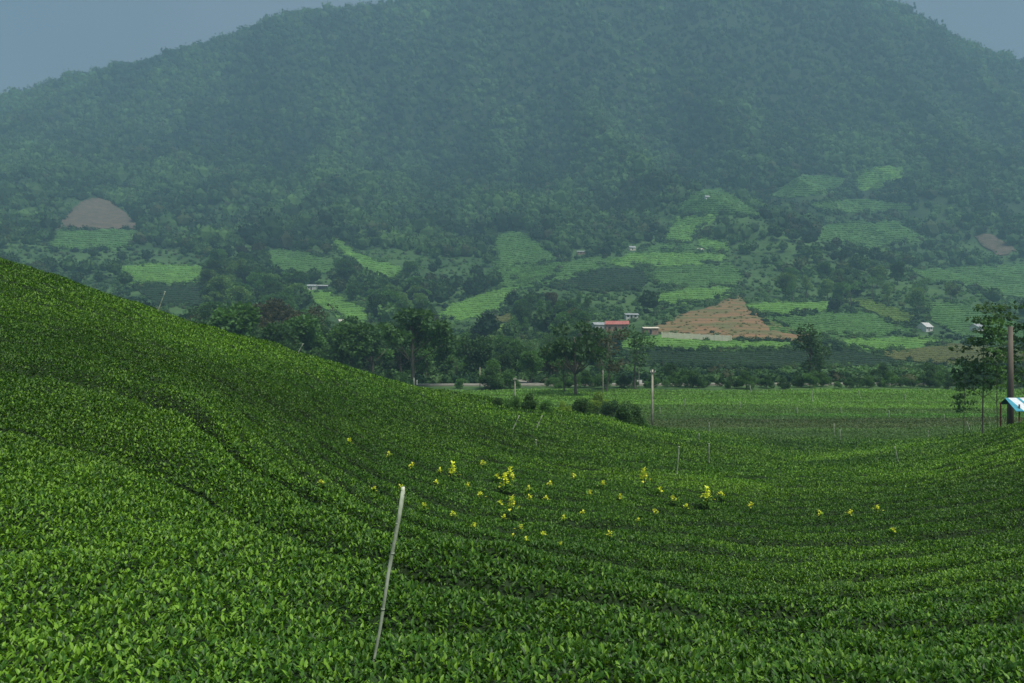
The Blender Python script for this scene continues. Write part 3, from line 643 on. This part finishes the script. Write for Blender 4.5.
def mass(name, X, Y, Z, R, Hh, C, tpls, label, mat, cat):
    VV = []; FF = []; CC = []; n = 0; pick = rng.integers(0, len(tpls), len(X))
    for t, (v, f, ti) in enumerate(tpls):
        m = np.nonzero(pick == t)[0]
        if not len(m): continue
        a = rng.uniform(0, 6.283, len(m)); c, s = np.cos(a)[:, None], np.sin(a)[:, None]
        x = (v[None, :, 0]*c-v[None, :, 1]*s)*R[m][:, None]+X[m][:, None]; y = (v[None, :, 0]*s+v[None, :, 1]*c)*R[m][:, None]+Y[m][:, None]
        z = v[None, :, 2]*Hh[m][:, None]+Z[m][:, None]
        VV.append(np.stack([x, y, z], 2).reshape(-1, 3)); FF.append((f[None]+(np.arange(len(m))*len(v))[:, None, None]+n).reshape(-1, 3)); n += len(m)*len(v)
        CC.append((C[m][:, None, :]*ti[None, :, None]).reshape(-1, 3))
    o = link(name, mesh(name, np.concatenate(VV), FF, [mat], np.concatenate(CC))); o['label'] = label; o['category'] = cat; o['kind'] = 'stuff'
def scatter(d0, d1, sp0, sp1, um=.86):
    X = []; Y = []; y = d0
    while y < d1:
        sp = sp0+(sp1-sp0)*(y-d0)/(d1-d0); n = int(2*um*y/sp); X.append((np.arange(n)+.5+rng.uniform(-.8, .8, n))*(2*um*y/n)-um*y); Y.append(y+rng.uniform(-1.0, 1.0, n)*sp); y += sp*(.9 if y < 1050 else .72)
    return np.concatenate(X), np.concatenate(Y)
def wood_colour(X, Y, n):
    p = fbm(X/60, Y/90, 21, 3); a = np.array([.026, .060, .022]); b = np.array([.088, .175, .050]); c = a+(b-a)*np.clip(0.45+1.1*p+rng.normal(0, .30, n), -.2, 1.4)[:, None]
    rusty = rng.random(n) < .05+.10*sstep(.1, .5, fbm(X/120, Y/150, 23, 2)); c[rusty] = c[rusty]*.6+np.array([.035, .026, .014])
    pl = rng.random(n) < .07; c[pl] = c[pl]*.6+np.array([.035, .055, .025]); return c
# mid woods
X, Y = scatter(330, 760, 12, 12); H = rng.uniform(7, 14, len(X)); Z = ground(X, Y); px, row = to_px(X, Y, Z); hp = H*F/Y
zone = sstep(430, 560, Y)+.3; terr = inpoly(px, row, [(560, 300), (600, 255), (740, 235), (770, 300)]); zone = np.where(terr, zone*.35, zone); keep = ~(blocked(px, row, hp*.8) | near_house(px, row, hp)) & (rng.random(len(X)) < (.04+.62*sstep(-.2, .3, fbm(X/70, Y/60, 61, 2))*zone)*np.where(px > 740, .55, np.where(px > 440, .6, 1)))
X, Y, Z, H = [q[keep] for q in (X, Y, Z, H)]; R = H*rng.uniform(.32, .48, len(X)); tpl = [lowcrown(i, 150, 2) for i in range(6)]
mass('mid_woods', X, Y, Z+H-R*1.0, R, R*1.05, wood_colour(X, Y, len(X)), tpl, 'broken woodland of mixed green trees between the fields at the mountain foot', M['wood'], 'woodland'); print('mid', len(X))
X, Y = scatter(760, 1800, 8.2, 8.8); H = rng.uniform(5, 13, len(X))*(1+.9*rng.random(len(X))*(rng.random(len(X)) < np.where(Y > 1600, .30, .10))); Z = ground(X, Y); px, row = to_px(X, Y, Z); hp = H*F/Y
terr = inpoly(px, row, [(600, 300), (600, 262), (660, 215), (680, 185), (745, 185), (775, 222), (770, 300)])
keep = ~(blocked(px, row, hp*1.1) | (terr & (rng.random(len(X)) < .6)) | blocked(px, row, hp*.7) | near_house(px, row, hp)) & (rng.random(len(X)) < np.where(Y < 1050, np.where(px > 760, .30+.5*sstep(-.1, .3, fbm(X/50, Y/60, 64, 2)), .45+.5*sstep(-.3, .2, fbm(X/50, Y/60, 64, 2))), .97))
X, Y, Z, H = [q[keep] for q in (X, Y, Z, H)]; R = H*rng.uniform(.42, .62, len(X)); tpl = [lowcrown(40+i, 26, 1) for i in range(8)]
mass('mountain_forest', X, Y, Z+H*.8-R*.6, R, R*rng.uniform(.9, 1.45, len(X)), wood_colour(X, Y, len(X)), tpl, 'dense hazy forest covering the whole mountain up to its ridge', M['wood'], 'forest'); print('far', len(X))
# undergrowth on the open land between fields
X, Y = scatter(184, 1000, 3.4, 8.0); H = rng.uniform(1.0, 2.8, len(X)); Z = ground(X, Y); px, row = to_px(X, Y, Z); hp = H*F/Y
b = np.zeros(len(X), bool)
for pl in allpoly: b |= inpoly(px, row+.4, pl) | inpoly(px, row-hp*.7, pl)
b |= near_house(px, row, hp)
keep = ~b & (rng.random(len(X)) < .35+.6*sstep(-.3, .3, fbm(X/25, Y/25, 71, 2)))
X, Y, Z, H = [q[keep] for q in (X, Y, Z, H)]; R = H*rng.uniform(.5, .9, len(X)); tpl = [lowcrown(80+i, 60, 1) for i in range(6)]
cc = wood_colour(X, Y, len(X))*1.45
# rows of bushes in each field, and ragged hedges round them
bx = []; FCOL = {'bright': (.19, .37, .075), 'mid': (.12, .255, .062), 'dark': (.036, .080, .028), 'yellow': (.20, .22, .07), 'lime': (.20, .32, .06), 'soil': (.16, .18, .06)}
for nm, mt, poly in FIELDS:
    if mt == 'greysoil': continue
    q = np.array(poly, float); n_r = np.arange(q[:, 1].min()-3, q[:, 1].max()+3, 2.1 if mt != 'soil' else 3.3); gx, gy = np.meshgrid(np.arange(q[:, 0].min(), q[:, 0].max(), 1.25 if mt != 'soil' else 3), n_r)
    gx = gx.ravel()+rng.uniform(-.5, .5, gx.size); gy = gy.ravel(); gy = gy+rng.normal(0, .16 if mt != 'soil' else 2.5, gy.size)+5*fbm(gx/45, gy/90, 33, 2)
    k = inpoly(gx, gy, poly) & (rng.random(len(gx)) < (.80 if mt != 'soil' else .45)); w = hit(gx[k], gy[k]); c = np.array(FCOL[mt])*(1+.35*fbm(w[:, 0]/12, w[:, 1]/12, 35, 2))[:, None]*rng.uniform(.75, 1.25, (len(w), 1))
    bx.append((w, c, w[:, 1]*.0019*(rng.uniform(.7, 1.3, len(w))), .45))
    for i in range(len(poly)):
        a, b_ = q[i], q[(i+1) % len(q)]; n = int(np.hypot(*(b_-a))/1.8)+1; t = rng.random(n)[:, None]; pp = a+(b_-a)*t+rng.normal(0, 1.1, (n, 2)); gap = vnoise(pp[:, 0]/14, pp[:, 1]/5, 37) > .42; pp = pp[gap]
        if len(pp): w = hit(pp[:, 0], pp[:, 1]); bx.append((w, wood_colour(w[:, 0], w[:, 1], len(w)), w[:, 1]*.0030*rng.uniform(.5, 1.6, len(w)), .9))
W_ = np.concatenate([b_[0] for b_ in bx]); C_ = np.concatenate([b_[1] for b_ in bx]); R_2 = np.concatenate([b_[2] for b_ in bx]); Q_ = np.concatenate([np.full(len(b_[0]), b_[3]) for b_ in bx]); pq, rq = to_px(W_[:, 0], W_[:, 1], ground(W_[:, 0], W_[:, 1])); kk = ~((pq > 640) & (pq < 734) & (rq > 332) & (rq < 342) & (W_[:, 1] < hit([700], [338])[0, 1]+2) & (rq > 337+(pq-664)*.05-2)&(rq < 339.5+(pq-664)*.05)); W_, C_, R_2, Q_ = W_[kk], C_[kk], R_2[kk], Q_[kk]; print('field bushes', len(W_))
mass('field_bushes', W_[:, 0], W_[:, 1], ground(W_[:, 0], W_[:, 1])+np.interp(W_[:, 1], [160, 400, 1000], [.35, .7, 1.6]), R_2, R_2*(.5+Q_*.6), C_, [lowcrown(200+i, 30, 1) for i in range(5)], 'rows of low bushes and ragged hedges in the small fields of the far slopes', M['wood'], 'crop bushes')
mass('undergrowth', X, Y, Z+H*.35, R, H*.6, cc, tpl, 'low tangled scrub and bushes on the open land between the valley fields', M['wood'], 'scrub'); print('scrub', len(X))

# ------------------------------------------------------------------ houses, walls
def house(px, row, w, d, h, roof, wallm, roofm, label, rot=0, cat='house', group=None, name='house', D=None, nwin=2):
    if D: x, y = at(px, D)
    else: (x, y), = hit([px], [row])
    o = thing(name, (x, y, G(x, y)), label, cat, group, rot)
    b = MB(); b.box((0, 0, h/2-.4), (w, d, h+.8)); 
    b.add([(-w/2, -d/2, h), (-w/2, d/2, h), (-w/2, 0, h+roof-.08), (w/2, -d/2, h), (w/2, d/2, h), (w/2, 0, h+roof-.08)], [(0, 1, 2), (3, 5, 4)])
    link('wall', b.data('wall', wallm), o)
    r = MB(); e = .5; t = .12
    for s in (-1, 1):
        y0 = s*(d/2+e); z0 = h-e*roof/(d/2)
        r.add([(-w/2-e, y0, z0), (w/2+e, y0, z0), (w/2+e, 0, h+roof), (-w/2-e, 0, h+roof), (-w/2-e, y0, z0+t), (w/2+e, y0, z0+t), (w/2+e, 0, h+roof+t), (-w/2-e, 0, h+roof+t)], [(0, 1, 2, 3), (4, 7, 6, 5), (0, 4, 5, 1), (1, 5, 6, 2), (0, 3, 7, 4)])
    link('roof', r.data('roof', roofm), o)
    dd = MB(); dd.box((-w*.05, -d/2-.03, 1.0), (1.0, .08, 2.0)); link('door', dd.data('door', M['dark']), o)
    for k in range(nwin):
        xx = (-w*.33, w*.28, w*.42)[k]; wn = MB(); wn.box((xx, -d/2-.03, 1.6), (1.1, .08, 1.0)); link('window', wn.data('window', M['dark']), o)
    return o
house(312, 290, 6, 5, 3.0, 1.0, M['white'], M['greyroof'], 'small white-walled cabin above the left slope field, left of the open shed', .15, nwin=1)
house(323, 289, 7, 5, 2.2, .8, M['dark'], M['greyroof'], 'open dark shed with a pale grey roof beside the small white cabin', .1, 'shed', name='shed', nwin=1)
house(345, 326, 6.5, 5, 1.6, 1.9, M['white'], M['paleroof'], 'small house with a pale cream hipped roof among the dark trees', .5, nwin=1)
house(600, 331, 7, 6, 3.2, 1.1, M['white'], M['greyroof'], 'small white house left of the red-roofed house', .2)
house(617, 331, 11, 7, 3.4, 1.6, M['brick'], M['redroof'], 'village house with a faded red sheet roof', -.15, nwin=3)
house(631, 319, 7, 5, 2.4, .7, M['white'], M['greyroof'], 'low white outbuilding on the bank above the red-roofed house', .1, 'outbuilding')
house(650, 334, 7, 5, 2.8, .5, M['brick'], M['cream'], 'small flat brick building at the left end of the long cream wall', .1, 'building', nwin=1)
house(925, 331, 7.5, 5, 2.6, 2.2, M['white'], M['white'], 'white house with a bright gable roof right of the lime green hillside', .6)
house(977, 332, 6, 5, 3.2, 1.4, M['white'], M['greyroof'], 'white house half hidden behind the tallest tiered tree', .4)
house(632, 250, 6, 5, 2.4, 1.5, M['cream'], M['greyroof'], 'tiny far white house at the left tip of the bright terraced field', .2, nwin=1)
house(707, 199, 5, 4, 2.4, 1.6, M['white'], M['greyroof'], 'tiny white hut on the top of the green knoll', .2, 'hut', nwin=1)
house(700, 252, 5, 4, 2.2, 1.3, M['white'], M['paleroof'], 'tiny pale hut on the path between the knoll terraces', .2, 'hut', nwin=1)
house(581, 254, 8, 5, 2.2, 1.0, M['brick'], M['greyroof'], 'long low farm building in the trees left of the terraced fields', .05, 'farm building', nwin=1)
def wall_run(name, px0, D0, px1, D1, h, t, mat, label, cat='wall', pil=0, cap=None, group=None):
    x0, y0 = at(px0, D0); x1, y1 = at(px1, D1); L_ = math.hypot(x1-x0, y1-y0); a = math.atan2(y1-y0, x1-x0)
    o = thing(name, (x0, y0, 0), label, cat, group)
    b = MB(); n = max(2, int(L_/4))
    for k in range(n):
        u = (k+.5)/n; x, y = x0+(x1-x0)*u, y0+(y1-y0)*u; b.box((x-x0, y-y0, G(x, y)+h/2-.5), (L_/n, t, h+1), a)
    link('panel', b.data('panel', mat), o)
    for k in range(pil+1 if pil else 0):
        u = k/pil; x, y = x0+(x1-x0)*u, y0+(y1-y0)*u; q = MB(); q.box((x-x0, y-y0, G(x, y)+h/2-.4), (.45, t+.2, h+1.2), a); link('pillar', q.data('pillar', mat), o)
    if cap:
        q = MB()
        for k in range(n):
            u = (k+.5)/n; x, y = x0+(x1-x0)*u, y0+(y1-y0)*u; q.box((x-x0, y-y0, G(x, y)+h+.06), (L_/n, t+.15, .12), a)
        link('coping', q.data('coping', cap), o)
    return o
(hx0, hy0), (hx1, hy1) = hit([664, 731], [338, 341.5])
wall_run('boundary_wall', 662, hy0-4, 731, hy1-4, 3.1, .3, M['cream'], 'long cream boundary wall at the foot of the cleared brown bank', pil=9)
wall_run('road_wall', 800, 181, 818, 181, 1.1, .25, M['white'], 'short white roadside wall with red coping left of the dense upright tree', cap=M['redroof'])
wall_run('road_wall', 635, 180, 642, 180, 1.2, .3, M['white'], 'very short white roadside wall behind the slim pole in the valley')
wall_run('road_wall', 663, 181, 672, 181, .8, .3, M['cream'], 'low cream roadside wall right of the slim pole in the valley')

# ------------------------------------------------------------------ poles
def pole(px, row_b, D, h, r, mat, label, arm=0, lean=0, name='utility_pole', z=None, group='utility poles in the valley'):
    x, y = at(px, D); z0 = (G(x, y) if z is None else z); o = thing(name, (x, y, z0), label, 'pole', group)
    b = MB(); b.tube([(0, 0, -.6), (lean*.5, 0, h*.5), (lean, 0, h)], [r*1.25, r*1.05, r*.8], 10); link('shaft', b.data('shaft', mat, True), o)
    if arm:
        a = MB(); a.box((lean, -r-.03, h-.35), (arm, .09, .1)); link('crossarm', a.data('crossarm', M['metal']), o)
        for s in (-1, 1):
            q = MB(); q.tube([(lean+s*arm*.42, -r-.03, h-.3), (lean+s*arm*.42, -r-.03, h-.12)], [.05, .035], 8); link('insulator', q.data('insulator', M['white']), o)
    return o, (x+lean, y, z0+h)
_, p1 = pole(652, 424, 93, 7.6, .14, M['pole'], 'pale concrete utility pole beside the dark bush, nearest in the valley field', .7, .05)
_, p2 = pole(515, 394, 128, 5.0, .10, M['pole'], 'concrete utility pole standing in the bright field left of the full dark tree', .6)
_, p3 = pole(480, 388, 168, 4.6, .10, M['pole'], 'short utility pole beside the pale road', 0)
_, p4 = pole(603, 392, 152, 5.4, .08, M['pole'], 'slim utility pole just right of the feathery field-edge tree', 0)
_, p5 = pole(639, 388, 166, 5.8, .08, M['pole'], 'slim utility pole above the very short white roadside wall', 0)
x, y = at(1010.5, 53)
_, p6 = pole(1010.5, 0, 53, 8.2, .19, M['brownpole'], 'thick rough brown pole rising behind the blue and white awning', 0)
for px, l, h in ((414, 'short white marker post at the left end of the pale road, left of a pair', 2.2), (417, 'short white marker post at the left end of the pale road, right of a pair', 1.7)):
    pole(px, 0, 169, h, .11, M['white'], l, 0, name='marker_post', group='marker posts by the road')
for a, b, sag, lab in ((p2, p1, 1.2, 'thin overhead cable between the two concrete poles of the valley field'), (p1, (60, 120, p1[2]+2.2), 1.6, 'thin overhead cable running from the nearest concrete pole towards the right')):
    cb = MB(); pts = [(a[0]+(b[0]-a[0])*t, a[1]+(b[1]-a[1])*t, a[2]+(b[2]-a[2])*t-.2-sag*4*t*(1-t)) for t in np.linspace(0, 1, 14)]; cb.tube(pts, .011, 4)
    if lab.endswith('poles of the valley field'): tag(link('overhead_cable', cb.data('overhead_cable', M['cable'])), lab, 'cable')

# ------------------------------------------------------------------ awning stall on the right
ax0, ay0 = at(1016, 50); az0 = float(canopy(np.array([ax0]), np.array([ay0]))[0])-.5
st = thing('market_stall', (ax0+.5, ay0, az0), 'small open stall with blue and white sheet roof at the right edge of the tea', 'stall', None, .12)
topz = rz(50, 398)+ZC-az0
for k in range(4):
    q = MB(); q.tube([((-1.0, 2.0)[k % 2], (-.8, .8)[k//2], -.6), ((-1.0, 2.0)[k % 2], (-.8, .8)[k//2], topz-.35)], .05, 8); link('post', q.data('post', M['redpost']), st)
def sheet(x0, x1, mat, nm):
    q = MB(); a = [(x0-.35 if x0 < -1 else x0, -1.05, topz-.75), (x1, -1.05, topz-.75), (x1, .3, topz), (x0, .3, topz)]
    a += [(p, q_, r_-.04) for p, q_, r_ in a]; q.add(a, [(0, 1, 2, 3), (7, 6, 5, 4), (0, 4, 5, 1), (1, 5, 6, 2), (2, 6, 7, 3), (3, 7, 4, 0)]); return link(nm, q.data(nm, mat), st)
for x0, x1, m_ in ((-1.1, -.88, 'bluetarp'), (-.875, -.28, 'whitetarp'), (-.275, -.05, 'bluetarp'), (-.045, .80, 'whitetarp'), (.805, 1.2, 'bluetarp'), (1.205, 2.3, 'whitetarp')): sheet(x0, x1, M[m_], 'roof_sheet')
q = MB(); q.add([(-1.0, .35, topz-.02), (2.3, .35, topz-.02), (2.3, 1.0, topz-.5), (-1.0, 1.0, topz-.5)], [(0, 1, 2, 3)]); link('rear_roof', q.data('rear_roof', M['bluetarp']), st)
q = MB(); q.box((.5, .2, topz-1.95), (2.6, .8, .08)); link('counter', q.data('counter', M['redpost']), st)
q = MB()
q.tube([(0, 0, 0), (.02, 0, .14), (.03, 0, .28), (.06, .02, .34)], [.22, .30, .24, .08], 10)
sk = link('sack', q.data('sack', M['whitetarp'], True), None, (ax0+.15, ay0-.28, az0+topz-1.90), 0, (1.5, 1, 1)); tag(sk, 'bulging white sack lying on the counter of the stall', 'sack')

# ------------------------------------------------------------------ white stakes with sprinkler heads among the tea
def hit_tea(px, row, dmin=3.2, dmax=156):
    d = np.exp(np.linspace(math.log(dmin), math.log(dmax), 1500)); x = (px-CX)/F*d; r = CY-F*(base(x, d)-ZC)/d
    w = np.nonzero(r <= row)[0]; k = w[0] if len(w) else len(d)-1; return x[k], d[k]
def stake(px0, row0, px1, row1, label, r=.02, big=False, D=None):
    x, y = hit_tea(px0, row0) if D is None else at(px0, D); z = ZC+rz(y, row0); h = (row0-row1)/F*y; dx = (px1-px0)/F*y; ext = .6
    o = thing('garden_stake', (x, y, z), label, 'stake', 'thin pale stakes standing in the tea'); b = MB()
    R_ = max(r, .00075*y*(.9 if not big else 0)); n = 7
    pts = [(dx*t+(.004*math.sin(9*t) if big else 0), 0, h*t) for t in np.linspace(0, 1, n)]; pts = [(-dx*ext/h, 0, -ext)]+pts
    b.tube(pts, [R_*1.15]+[R_*((.85+.4*t) if big else (1.1-.25*t)) for t in np.linspace(0, 1, n)], 9); link('shaft', b.data('shaft', M['stake'], True), o)
    c = MB(); c.tube([(dx, 0, h-.03), (dx, 0, h+.03)], [R_*1.12, R_*1.05], 9); link('cap', c.data('cap', M['stakecap'], True), o)
    if big:
        for t in (.28, .62, .8):
            q = MB(); q.tube([(dx*t, 0, h*t-.005), (dx*(t+.005), 0, h*t+.006)], [R_*1.2, R_*1.2], 9); link('tie', q.data('tie', M['stake'], True), o)
    return o
stake(375, 655, 403, 491, 'big weathered white stake leaning right in the foreground tea', .013, True)
STK = [
 (158, 311, 165, 292, 'leaning white stake on the skyline of the left tea hill'), (298, 353, 303, 344, 'short leaning white stake low on the skyline of the left tea hill'),
 (513, 429, 519, 416, 'leaning pale stake on the hill slope below the crest shrubs, left one'), (537, 427, 542, 416, 'leaning pale stake on the hill slope below the crest shrubs, right one'),
 (536, 448, 536, 440, 'very short pale stake in the middle of the hill slope'),
 (677, 473, 679, 447, 'thin upright pale stake above the right group of yellow weeds'), (709, 462, 709, 444, 'thin pale stake right of the tallest thin one, by the dip'),
 (898, 461, 895, 447, 'bright white stake leaning left in front of the right-hand knoll'),
 (709, 431, 709, 423, 'short pale stake at the near edge of the valley field'), (699, 441, 699, 434, 'tiny pale stake just below the near edge of the valley field'),
 (834, 436, 834, 424, 'pale stake with a cap in the valley field, left one of a pair'), (840, 440, 840, 430, 'pale stake in the valley field, right one of a pair'),
 (970, 432, 967, 422, 'leaning pale stake beside the shortest tiered tree'), (928, 436, 928, 431, 'tiny pale stake left of the tiered trees'),
 (944, 421, 944, 415, 'short pale stake in the field left of the tiered trees'), (889, 417, 889, 411, 'short pale stake in the middle of the right valley field'),
 (841, 413, 841, 408, 'tiny pale stake in the valley field above the pair'), (797, 413, 797, 408, 'tiny pale stake in the valley field left of the pair'),
 (812, 401, 812, 391, 'white stake in the bright strip of the valley field below the upright tree'), (860, 398, 859, 391, 'white stake in the bright strip right of the upright tree'),
 (905, 400, 905, 395, 'short white stake at the right end of the bright strip'), (740, 408, 740, 402, 'short pale stake in the middle of the valley field'),
 (685, 405, 685, 399, 'short pale stake right of the concrete utility pole'), (660, 414, 660, 408, 'tiny pale stake close to the concrete utility pole'),
 (751, 391.5, 750, 386, 'white stake at the far edge of the bright strip')]
for a in STK: stake(*a)

# ------------------------------------------------------------------ yellow flowering weeds
def weed_proto(seed, big):
    r = np.random.default_rng(seed); st_ = MB(); st_.tube([(0, 0, -.35), (.02, 0, .1), (.01, .02, .34)], [.012, .009, .005], 5)
    for k in range(3): 
        a = r.uniform(0, 6.283); st_.tube([(.01, 0, .08+.07*k), (.07*math.cos(a), .07*math.sin(a), .2+.06*k)], [.006, .003], 4)
    n = 16; P = np.stack([r.normal(0, .05, n), r.normal(0, .05, n), r.uniform(.0, .22, n)], 1); V, Fc = leaves(P, r.uniform(.10, .17, n), r.uniform(.7, 1.6, n), r.uniform(0, 6.283, n), T_LEAF, T_LEAF_F)
    lm = mesh('leaves', V, [Fc], [M['leaf']], np.repeat(np.array([[.10, .22, .03]])*(.7+.6*r.random((n, 1))), 8, 0))
    n = 60 if big else 30; t = r.random(n); P = np.stack([r.normal(0, .045*(1.2-t), n), r.normal(0, .045*(1.2-t), n), .17+(.26 if big else .12)*t], 1)
    V, Fc = leaves(P, r.uniform(.045, .075, n), r.uniform(.4, 1.9, n), r.uniform(0, 6.283, n), T_LEAF, T_LEAF_F, None, 1.5)
    c0 = np.array([.88, .90, .10]); c1 = np.array([.55, .75, .08]); fm = mesh('flower_head', V, [Fc], [M['yellow']], np.repeat(c0+(c1-c0)*r.random((n, 1))**2, 8, 0))
    return st_.data('stem', M['leaf']), lm, fm
WP = [weed_proto(i, i < 3) for i in range(6)]
for w in WP:
    a = w[0].color_attributes.new('tint', 'FLOAT_COLOR', 'POINT'); a.data.foreach_set('color', np.tile([.08, .16, .04, 1], len(w[0].vertices)).astype(np.float32))
WD_X = [(468,489,0),(436,486,0),(574,481,0),(590,497,0),(583,516,0),(564,521,0),(603,488,0),(655,515,0),(660,494,0),(480,498,0),(474,527,0),(560,546,0),(424,508,0)]
WD = [(389,459,1,'yellow-topped weed high on the slope, directly above the big stake'),(349,445,0,'faint yellow weed, farthest left and highest on the slope'),(321,484,0,'small yellow weed alone beside the dark furrow, left of the big stake'),
 (374,492,1,'yellow weed just left of the top of the big stake'),(401,491,1,'yellow weed rising behind the top of the big stake'),(412,469,0,'pale yellow weed above and right of the big stake'),
 (440,475,1,'yellow weed touching the left of the tall upright one, right of the stake'),(453,481,2,'tall bright yellow weed, largest between the stake and the main cluster'),(483,468,1,'small yellow weed alone at the top of the middle group'),
 (497,481,1,'yellow weed at the upper left of the main cluster'),(510,486,2,'big bright yellow weed, topmost of the main cluster'),(505,491,2,'yellow weed leaning against the topmost one of the main cluster'),
 (529,493,1,'yellow weed right of the main cluster, upper of two in line'),(530,502,1,'yellow weed right of the main cluster, lower of two in line'),(550,488,0,'pale weed between the main cluster and the middle gap'),
 (500,506,0,'yellowish weed at the left of the main cluster'),(512,514,2,'brightest tallest yellow weed in the lower main cluster'),(453,516,0,'pale yellow weed below the tall one right of the stake'),
 (504,520,0,'low yellowish weed under the brightest one of the main cluster'),(521,530,1,'pale drooping weed above the two lowest ones'),(513,538,0,'yellow weed at the lower left bottom of the main cluster'),
 (526,542,1,'yellow weed, lowest of the main cluster'),(543,537,1,'yellow weed at the lower right of the main cluster'),(546,502,0,'greenish weed right of the two in line'),
 (620,501,1,'yellow weed standing alone left of the tall one in the right group'),(644,488,2,'tall bright yellow weed, highest in the right group'),(673,503,1,'yellow weed with a reddish stem, third from the right group centre'),
 (686,511,1,'yellow weed left of the large pale-leaved one'),(707,506,2,'large yellow weed with pale leaves in the right group'),(721,499,1,'yellow weed right behind the large pale-leaved one'),
 (638,524,0,'faint yellow weed below the right group'),(610,537,1,'cream yellow weed alone below the right group'),(751,509,0,'greenish yellow weed at the right end of the right group'),
 (820,518,1,'small yellow weed alone near the right, left of two'),(877,513,1,'yellow weed farthest right, standing alone'),(850,516,0,'faint greenish weed between the two rightmost yellow ones'),(893,533,0,'faint yellow-green weed lowest on the right')]
WD += [(a, b, c, 'tiny faint yellow weed head barely showing among the tea leaves') for a, b, c in WD_X]
for i, (px, row, big, lab) in enumerate(WD):
    x, y = hit_tea(px, row); z = ZC+rz(y, row)-.12; s = {0: .9, 1: 1.15, 2: 1.6}[big]*y/18
    s = s*(.78 if big else .95); w = WP[(i % 3) if big == 2 else 3+i % 3]
    o = thing('flowering_weed', (x, y, z), lab, 'flowering weed', 'yellow flowering weeds among the tea', rng.uniform(0, 6.28), s); link('stem', w[0], o); link('leaves', w[1], o); link('flower_head', w[2], o)

# ------------------------------------------------------------------ air
hz = MB(); x0, x1, y0, y1, zb, zt = -5300, 5300, -70, 2265, None, None
zmin = float(Zg.min())-1.0; zmax = float(Zg.max())+60
xm = float(np.abs(Xg).max())+5
hz.box((0, (y0+y1)/2, (zmin+zmax)/2), (2*xm, y1-y0, zmax-zmin)); m, nt, out = newmat('haze'); pv = N(nt, 'ShaderNodeVolumePrincipled')
pv.inputs['Color'].default_value = (.42, .71, .91, 1); pv.inputs['Density'].default_value = .00039; pv.inputs['Anisotropy'].default_value = .0
nt.links.new(pv.outputs[0], out.inputs['Volume']); h = link('haze', hz.data('haze', m)); h['kind'] = 'stuff'; h['label'] = 'pale blue haze filling the valley air'; h['category'] = 'haze'
print('z', zmin, zmax)

# ------------------------------------------------------------------ light, sky, camera
SUN_EL, SUN_AZ = 62, 138      # azimuth from +Y towards +X, degrees
W = bpy.data.worlds.new('World'); S.world = W; W.use_nodes = True; nt = W.node_tree; nt.nodes.clear()
out = nt.nodes.new('ShaderNodeOutputWorld'); bg = nt.nodes.new('ShaderNodeBackground'); sky = nt.nodes.new('ShaderNodeTexSky')
sky.sky_type = 'NISHITA'; sky.sun_disc = False; sky.sun_elevation = math.radians(SUN_EL); sky.sun_rotation = math.radians(SUN_AZ); sky.dust_density = 2.0; sky.air_density = 1.0
mx = nt.nodes.new('ShaderNodeMix'); mx.data_type = 'RGBA'; mx.inputs[0].default_value = .75; nt.links.new(sky.outputs[0], mx.inputs[6])
tc = nt.nodes.new('ShaderNodeTexCoord'); cn = nt.nodes.new('ShaderNodeTexNoise'); cn.inputs['Scale'].default_value = 2.2; cn.inputs['Detail'].default_value = 5; nt.links.new(tc.outputs['Generated'], cn.inputs['Vector'])
cr = nt.nodes.new('ShaderNodeValToRGB'); cr.color_ramp.elements[0].position = .3; cr.color_ramp.elements[1].position = .7; cr.color_ramp.elements[0].color = (.34, .38, .46, 1); cr.color_ramp.elements[1].color = (.60, .64, .72, 1)
nt.links.new(cn.outputs['Fac'], cr.inputs[0]); sc_ = nt.nodes.new('ShaderNodeVectorMath'); sc_.operation = 'SCALE'; sc_.inputs['Scale'].default_value = 3.0; nt.links.new(cr.outputs[0], sc_.inputs[0]); nt.links.new(sc_.outputs[0], mx.inputs[7])
nt.links.new(mx.outputs[2], bg.inputs[0]); bg.inputs[1].default_value = .05; nt.links.new(bg.outputs[0], out.inputs[0])
sl = bpy.data.lights.new('sun', 'SUN'); sl.energy = 1.5; sl.angle = math.radians(25); sl.color = (1, .96, .88); so = bpy.data.objects.new('sun', sl); COL.objects.link(so)
a, e = math.radians(SUN_AZ), math.radians(SUN_EL); d = Vector((math.sin(a)*math.cos(e), math.cos(a)*math.cos(e), math.sin(e))); so.rotation_euler = d.to_track_quat('Z', 'Y').to_euler()
cd = bpy.data.cameras.new('camera'); cam = bpy.data.objects.new('camera', cd); COL.objects.link(cam); cam.location = (0, 0, ZC); cam.rotation_euler = (math.radians(90), 0, 0)
cd.sensor_width = 36; cd.lens = 36*F/1024; cd.clip_start = .05; cd.clip_end = 12000; S.camera = cam
S.view_settings.view_transform = 'Standard'; S.view_settings.look = 'None'; S.view_settings.gamma = 1; S.view_settings.exposure = 1.45
try: S.cycles.volume_bounces = 1; S.cycles.max_bounces = 6
except Exception: pass
